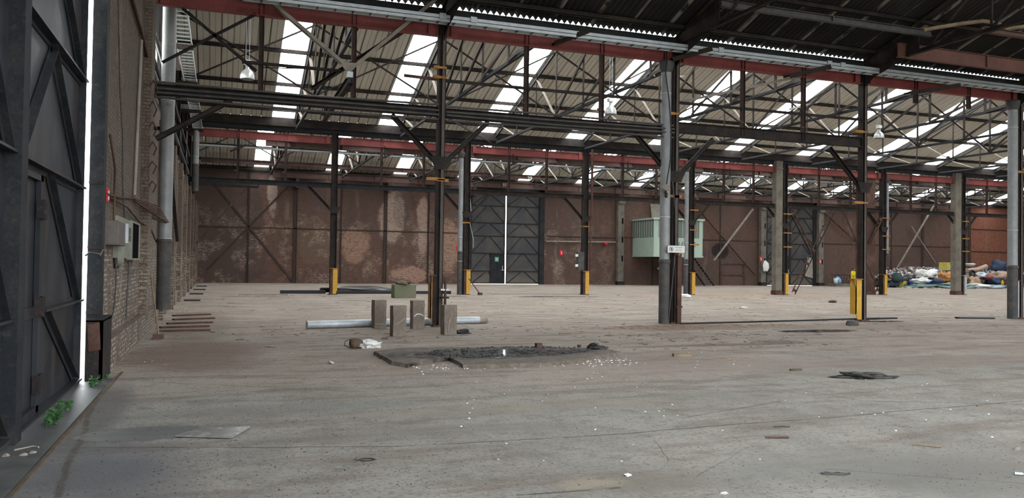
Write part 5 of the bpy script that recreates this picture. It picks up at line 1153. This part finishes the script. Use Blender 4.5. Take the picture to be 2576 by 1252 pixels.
# ------------------------------------------------------------------ rubbish heap
hm = MB()
for (sd, sx_, hx, hy, hz, mi) in ((71, 6.3, 62.8, 58.6, 1.15, 0), (72, 6.5, 71.8, 59.6, 1.1, 1)):
    l_ = lump(1.0, sd, 1.0, .5, n=4, sx=sx_, sy=1.9); hm.add([(v.x+hx, v.y+hy, v.z*hz) for v in l_.v], l_.f, mi, True)
def rubbish_mat(name, tint):
    k = NT(name); P = k.scale(k.pos(), (1, 1, 1.8)); w_ = k.node('ShaderNodeVectorMath', {'operation': 'ADD'}, i0=P, i1=k.node('ShaderNodeTexNoise', None, Vector=P, Scale=3.0).outputs[1]).outputs[0]
    v = k.node('ShaderNodeTexVoronoi', None, Vector=w_, Scale=3.2); r_ = k.xyz(v.outputs[1])[0]
    cr = k.node('ShaderNodeValToRGB', None, Fac=r_); cr.color_ramp.interpolation = 'CONSTANT'; e = cr.color_ramp.elements; e[0].color = (.03,.03,.032,1); e[1].position = .9; e[1].color = (.50,.50,.48,1)
    for p_, c_ in ((.22, (.10,.085,.075)), (.4, tint), (.58, (.26,.24,.22)), (.72, (.16,.11,.08)), (.82, (.05,.07,.13))): q_ = e.new(p_); q_.color = (*c_, 1)
    k.bump(v.outputs[0], .8, .15); return k.finish(cr.outputs[0], .85)
heap_mats = [rubbish_mat('grey_mixed_rubbish', (.20,.19,.17)), rubbish_mat('brown_mixed_rubbish', (.26,.19,.15))]
cols = {'foam_yellow': (.50,.42,.10), 'cobalt': (.02,.08,.50), 'orange_cloth': (.52,.23,.07), 'navy': (.05,.07,.13), 'pink_beige': (.46,.33,.26), 'dark_green': (.03,.06,.06), 'scarlet': (.33,.06,.06), 'sea_green': (.18,.26,.24), 'pale_blue': (.40,.50,.60), 'tan': (.42,.28,.18)}
for k_, c in cols.items(): M[k_] = worn(k_, c, tuple(v*.75 for v in c), 5, .7)
HG = 'pieces in the rubbish heap'
def heap_at(pxx, pyy, Y): p = px(1, Y, pxx, pyy); return p
def boxi(w, d, h): return MB().box(-w/2, w/2, -d/2, d/2, 0, h)
R = random.Random(77)
pieces = [('foam_block', boxi(.85, .6, .6), 'foam_yellow', 2268, 720, 57.0, 'yellow foam block at the left foot of the rubbish heap', 'foam block', .4),
 ('foam_block', boxi(.75, .7, .75), 'foam_yellow', 2376, 672, 57.6, 'yellow foam block standing on top of the rubbish heap', 'foam block', .3),
 ('plastic_sheet', lump(.85, 101, .55, .62, n=4, sx=1.25, sy=.7), 'white', 2330, 690, 56.6, 'large white sheet draped on the left half of the heap', 'sheet', .2),
 ('plastic_sheet', lump(.6, 81, .5, .9, n=4, sx=1.2), 'white', 2314, 704, 56.2, 'smaller white sheet below the large white one', 'sheet', 0),
 ('refuse_bag', lump(.30, 82, .9, .3, n=3), 'cobalt', 2333, 705, 56.3, 'bright blue bag in the middle of the left heap', 'bag', 0),
 ('refuse_bag', lump(.35, 83, .5, .5, n=3, sx=1.4), 'cobalt', 2297, 707, 56.6, 'flat blue bag left of the bright blue bag', 'bag', 0),
 ('refuse_bag', lump(.42, 84, .8, .4, n=3), 'navy', 2250, 712, 57.2, 'blue and white bag beside the yellow guard', 'bag', 0),
 ('orange_cloth', lump(.85, 85, .75, .7, n=4, sx=1.1), 'orange_cloth', 2382, 705, 56.6, 'crumpled orange cloth in the heap left of the concrete pillar', 'cloth', 0),
 ('tub', MB().lathe([(0, 0), (.5, 0), (.5, .3), (.38, .62), (.3, .68), (.3, .78), (0, .78)], (0, 0, 0), 16), 'dark_green', 2258, 700, 56.9, 'dark green tub at the left end of the heap', 'tub', 0),
 ('tarpaulin', lump(1.0, 86, .3, .7, n=4, sx=1.8), 'sea_green', 2395, 722, 55.6, 'grey green tarpaulin at the front foot of the heap', 'tarpaulin', 0),
 ('tarpaulin', lump(.9, 87, .3, .6, n=3, sx=1.6), 'sea_green', 2312, 716, 56.2, 'sea green sheet at the left front of the heap', 'tarpaulin', 0),
 ('cable_coil', MB().tube([(.5*math.cos(t*.7), .15*math.sin(t*.7), .35+.3*math.sin(t*.7)+.01*t) for t in range(20)], .05, 6), 'black', 2338, 697, 56.5, 'black coil of cable across the white sheet', 'cable', 0),
 ('black_bag', lump(.6, 88, .6, .6, n=3, sx=1.3), 'navy', 2352, 706, 56.6, 'dark bag right of the bright blue bag', 'bag', 0),
 ('white_board', boxi(.9, .1, .35), 'white', 2390, 668, 57.6, 'white board beside the upper yellow foam block', 'board', .2),
 ('red_canister', boxi(.35, .25, .25), 'scarlet', 2346, 716, 55.8, 'red canister at the front foot of the heap', 'canister', .2),
 ('white_canister', boxi(.25, .25, .22), 'white', 2340, 715, 55.7, 'white canister left of the red canister', 'canister', .2),
 ('wash_basin', MB().lathe([(0, .05), (.3, .1), (.5, .3), (.52, .35), (.3, .4), (.05, .3)], (0, 0, 0), 18), 'white', 2440, 665, 58.5, 'white basin on top of the heap right of the pillar', 'basin', 0),
 ('carpet_roll', MB().tube([(-1.3, 0, .1), (0, 0, .2), (1.3, .1, .55)], .22, 10), 'pink_beige', 2458, 676, 57.8, 'pinkish rolled carpet on top of the right heap', 'roll', 0),
 ('bundle', lump(.75, 90, .9, .5, n=3), 'navy', 2512, 675, 58.5, 'dark blue bundle high on the right of the heap', 'bundle', 0),
 ('bundle', lump(.6, 91, .7, .5, n=3), 'navy', 2500, 706, 57.2, 'slate blue bundle low on the right of the heap', 'bundle', 0),
 ('cloth', lump(.7, 92, .7, .7, n=3), 'tan', 2450, 708, 56.8, 'tan cloth at the foot of the heap right of the pillar', 'cloth', 0),
 ('cloth', lump(.8, 93, .6, .7, n=3), 'pink_beige', 2510, 693, 57.6, 'beige cloth in the right half of the heap', 'cloth', 0),
 ('cloth', lump(.4, 94, .6, .5, n=3), 'scarlet', 2484, 694, 57.0, 'faded red cloth in the right half of the heap', 'cloth', 0),
 ('plastic_sheet', lump(.9, 95, .25, .7, n=3, sx=1.7), 'pale_blue', 2490, 722, 55.8, 'pale blue sheet at the right foot of the heap', 'sheet', 0),
 ('plastic_sheet', lump(.8, 96, .3, .8, n=3, sx=1.5), 'white', 2455, 720, 56.0, 'white scraps at the foot of the right heap', 'sheet', 0),
 ('tyre', MB().tube([(.3*math.cos(t*PI/6), .1*math.sin(t*PI/6), .35+.3*math.sin(t*PI/6)) for t in range(13)], .09, 8), 'black', 2447, 690, 57.2, 'black ring in the heap right of the pillar', 'tyre', 0),
 ('board', boxi(2.0, .12, .12), 'wood', 2520, 712, 56.6, 'brown board slanting at the right of the heap', 'board', .2),
 ('yellow_bottle', MB().lathe([(0, 0), (.12, 0), (.12, .4), (.05, .5), (.05, .6), (0, .6)], (0, 0, 0), 10), 'yellow', 2522, 712, 56.0, 'yellow bottle at the right foot of the heap', 'bottle', 0),
 ('cardboard_box', boxi(.7, .5, .4), 'tan', 2322, 686, 57.2, 'brown cardboard at the upper left of the heap', 'box', .5),
 ('foam_strip', boxi(1.4, .3, .18), 'foam_yellow', 2362, 682, 57.2, 'dull yellow strip below the upper foam block', 'foam strip', -.2),
 ('grey_bag', lump(.5, 97, .7, .5, n=3), 'beige', 2292, 697, 57.4, 'grey crumpled bag at the left shoulder of the heap', 'bag', 0),
 ('grey_bag', lump(.45, 98, .7, .5, n=3), 'pipe', 2360, 690, 57.2, 'grey crumpled bag below the upper foam block', 'bag', 0),
 ('grey_bag', lump(.5, 99, .7, .6, n=3), 'galv', 2468, 690, 57.0, 'light grey bag in the right half below the carpet roll', 'bag', 0),
 ('crate', boxi(.4, .4, .3), 'castiron', 2283, 716, 56.4, 'dark crate between the yellow foam block and the green sheet', 'crate', .3)]
for nm, mb, mt, xx, yy, Y_, l, cat, rz in pieces:
    p = heap_at(xx, yy, Y_); item(nm, mb, M[mt], p.x, Y_, l, cat, HG, rz, max(0, p.z-.28))
RR = random.Random(5)
def on_heap(R):
    hx, hy, rx_ = R.choice(((62.8, 58.6, 6.3), (71.8, 59.6, 6.5), (62.8, 58.6, 6.3))); a = R.uniform(-PI, 0); q = R.uniform(.1, 1.0); c_, s_ = math.cos(a)*q, math.sin(a)*q
    return (hx+rx_*c_, hy+2.1*s_, max(.02, 1.15*(math.sqrt(max(0, 1-q*q))+.55)-.05 if q < .97 else R.uniform(0, .4)))
R = random.Random(93)
for j, (nm, c, n_) in enumerate((('white', (.62,.62,.60), 320), ('grey', (.20,.20,.20), 260), ('black', (.02,.02,.022), 260), ('tan', (.36,.25,.17), 240), ('blue', (.06,.12,.32), 80), ('brown', (.12,.07,.05), 220), ('rust red', (.35,.09,.06), 40))):
    heap_mats.append(plain(nm.replace(' ', '_')+'_scraps', c, .8))
    for _ in range(n_):
        p = Vector(on_heap(R)); d = Vector((R.gauss(0, 1), R.gauss(0, .6), R.gauss(0, .6))).normalized(); L_ = R.uniform(.12, .6); hm.bar(p-d*L_/2, p+d*L_/2, R.uniform(.03, .22), R.uniform(.02, .16), j+2)
for _ in range(160): x, y, q = R.uniform(57.5, 77), R.gauss(55.9, .5), R.uniform(.04, .14); hm.box(x-q, x+q, y-q*.6, y+q*.6, 0, q*.5, 2)
for v in hm.v: v.y = min(v.y, 61.6); v.z = max(v.z, 0)
tag(hm.build('rubbish_heap', heap_mats), 'heap of mixed small rubbish piled against the far wall at the right', 'rubbish', None, 'stuff')

# low kerb, ladder and things by the person -------------------------------------
p0 = px(1, 60.2, 2068, 716); p1 = px(1, 60.2, 2142, 716)
item('kerb', MB().box(-2.5, 2.5, -.5, .5, 0, .26), M['pillar'], 55.8, 60.0, 'low concrete kerb at the foot of the far wall under the ladder', 'kerb')
root = thing('ladder', 'black ladder lying on edge on the low kerb against the far wall', 'ladder', (56.6, 60.6, .26))
MB().bar((53.8, 60.7, .285), (58.2, 60.7, .285), .05, .05).bar((53.8, 60.7, 1.05), (58.2, 60.7, 1.05), .05, .05).build('side_rail', M['steel'], root)
for k_ in range(13): x = 53.95+k_*.33; MB().bar((x, 60.7, .30), (x+.12, 60.7, 1.05), .04, .06).build('rung', M['castiron'], root)
p = px(1, 60.0, 2105, 712); item('water_bag', lump(.34, 55, 1.25, .2, n=3, sx=.8), worn('pale_blue_plastic', (.10,.28,.55), (.25,.42,.62), 4, .3), p.x, 59.9, 'pale blue plastic bag standing on the kerb in front of the ladder', 'bag', z=.26)
p = px(1, 60.0, 2073, 710); item('white_bucket', MB().lathe([(0, 0), (.2, 0), (.24, .5), (.22, .5), (.19, .04)], (0, 0, 0), 14), M['white'], max(p.x, 53.7), 59.9, 'white bucket at the left end of the kerb', 'bucket', z=.26)
p = px(1, YF-.2, 2035, 686); tag(MB().plate([(p.x-.35, YF-.09, .9), (p.x+.55, YF-.09, .7), (p.x+.5, YF-.09, 2.6), (p.x-.1, YF-.09, 2.7)], (0,1,0), .04).build('whitewash_panel', M['beige'], None, (p.x, YF-.15, .9)), 'whitish panel on the second far gate behind the lattice brace', 'panel')
p = px(1, YF-.6, 1926, 682); item('jacket', lump(.34, 57, 1.9, .3, n=3, sx=.9, sy=.4), M['white'], p.x, YF-.6, 'white sack hanging beside the pillar of the second far gate', 'sack', z=1.3)

# person -------------------------------------------------------------------
def skin_body(name, verts, edges, radii, mat, parent, lvl=2):
    me = bpy.data.meshes.new(name); base = Vector(parent['_w']); me.from_pydata([tuple(Vector(v)) for v in verts], edges, []); me.materials.append(mat)
    o = bpy.data.objects.new(name, me); C.objects.link(o); o.parent = parent
    md = o.modifiers.new('skin', 'SKIN'); md.use_smooth_shade = True
    for i, r in enumerate(radii):
        sv = me.skin_vertices[0].data[i]; sv.radius = (r, r) if not isinstance(r, tuple) else r; sv.use_root = (i == 0)
    s_ = o.modifiers.new('smooth', 'SUBSURF'); s_.levels = lvl; s_.render_levels = lvl
    return o
pp = px(1, 43.0, 2147, 716)
root = thing('person', 'person in a bright yellow jacket and dark trousers standing behind the yellow guard', 'person', (pp.x, 43.0, 0))
root.rotation_euler.z = .5
M['skin'] = plain('skin', (.40,.24,.17), .6); M['hair'] = plain('brown_hair', (.09,.05,.03), .8); M['trousers'] = plain('dark_trousers', (.03,.028,.03), .85); M['jacket'] = worn('bright_yellow_jacket', (.85,.72,.02), (.75,.60,.02), 8, .6); M['shoe'] = plain('dark_shoe', (.02,.018,.016), .6)
V = [(0,0,.93), (0,.01,1.15), (0,.02,1.36), (0,0,1.46), (0,-.01,1.54), (0,-.015,1.64), (0,0,1.73),
     (.17,.01,1.40), (.25,0,1.12), (.24,-.10,.88), (-.17,.01,1.40), (-.26,-.06,1.16), (-.24,-.28,1.30), (-.20,-.33,1.36),
     (.10,0,.88), (.11,-.01,.50), (.11,.02,.09), (-.10,0,.88), (-.12,-.03,.50), (-.12,0,.09), (.11,-.12,.04), (-.12,-.14,.04)]
E_ = [(0,1),(1,2),(2,3),(3,4),(4,5),(5,6),(2,7),(7,8),(8,9),(2,10),(10,11),(11,12),(12,13),(0,14),(14,15),(15,16),(0,17),(17,18),(18,19),(16,20),(19,21)]
Rd = [.13,(.13,.11),(.14,.11),.06,.07,(.085,.10),.075,.06,.045,.033,.06,.045,.035,.03,.09,.065,.045,.09,.065,.045,.035,.035]
skin_body('body', V, E_, Rd, M['skin'], root)
skin_body('jacket', [(0,0,.86),(0,.005,1.0),(0,.01,1.2),(0,.02,1.38),(0,.01,1.46),(.17,.01,1.42),(.26,0,1.12),(.25,-.09,.92),(-.17,.01,1.42),(-.27,-.06,1.15),(-.25,-.24,1.27)], [(0,1),(1,2),(2,3),(3,4),(3,5),(5,6),(6,7),(3,8),(8,9),(9,10)], [(.19,.15),(.19,.15),(.18,.145),(.17,.14),.09,.09,.075,.06,.09,.075,.06], M['jacket'], root)
skin_body('trousers', [(0,0,.93),(.10,0,.86),(.115,-.01,.5),(.115,.02,.12),(-.10,0,.86),(-.125,-.03,.5),(-.125,0,.12)], [(0,1),(1,2),(2,3),(0,4),(4,5),(5,6)], [(.15,.13),.11,.085,.07,.11,.085,.07], M['trousers'], root)
for s_ in (-1, 1):
    mb = MB(); mb.tube([(s_*.115, .07, .045), (s_*.115, -.05, .05), (s_*.115, -.17, .035)], [.045, .05, .035], 10); mb.v = [v+Vector(root['_w']) for v in mb.v]; mb.build('shoe', M['shoe'], root)
h_ = lump(.108, 3, 1.05, .08, n=3); h_.v = [v+Vector(root['_w'])+Vector((0, .015, 1.60)) for v in h_.v]; h_.build('hair', M['hair'], root)
for s_, c, d in ((1, Vector((.24,-.10,.88)), Vector((0,-.05,-1))), (-1, Vector((-.20,-.33,1.36)), Vector((.25,-.1,.9)))):
    d.normalize(); sd = Vector((0, 1, 0)) if s_ > 0 else Vector((1, 0, 0)); mb = MB()
    mb.tube([c, c+d*.05, c+d*.09], [.028, .04, .036], 8)
    for k_ in range(4):
        b_ = c+d*.085+sd*(k_-1.5)*.02; L_ = (.07, .08, .075, .06)[k_]; mb.tube([b_, b_+d*L_*.5, b_+d*L_+Vector((0, -.015, 0))], [.009, .008, .006], 6)
    b_ = c+d*.03+sd*.035; mb.tube([b_, b_+d*.03+sd*.025, b_+d*.06+sd*.03], [.010, .009, .007], 6)
    mb.v = [v+Vector(root['_w']) for v in mb.v]; mb.build('hand', M['skin'], root)
mb = MB(); mb.lathe([(0, .03), (.012, .02), (.02, 0)], (0, -.095, 1.63), 8, 0, (0, -1, -.2)); mb.lathe([(0, .008), (.01, 0)], (.035, -.085, 1.665), 8, 0, (0, -1, 0)); mb.lathe([(0, .008), (.01, 0)], (-.035, -.085, 1.665), 8, 0, (0, -1, 0)); mb.box(-.025, .025, -.10, -.09, 1.585, 1.593)
for s_ in (-1, 1): mb.lathe([(0, .02), (.022, .01), (.03, 0)], (s_*.085, .0, 1.64), 8, 0, (s_, 0, 0))
mb.v = [v+Vector(root['_w']) for v in mb.v]; mb.build('face', M['skin'], root)

for o in bpy.data.objects:
    if '_w' in o: del o['_w']
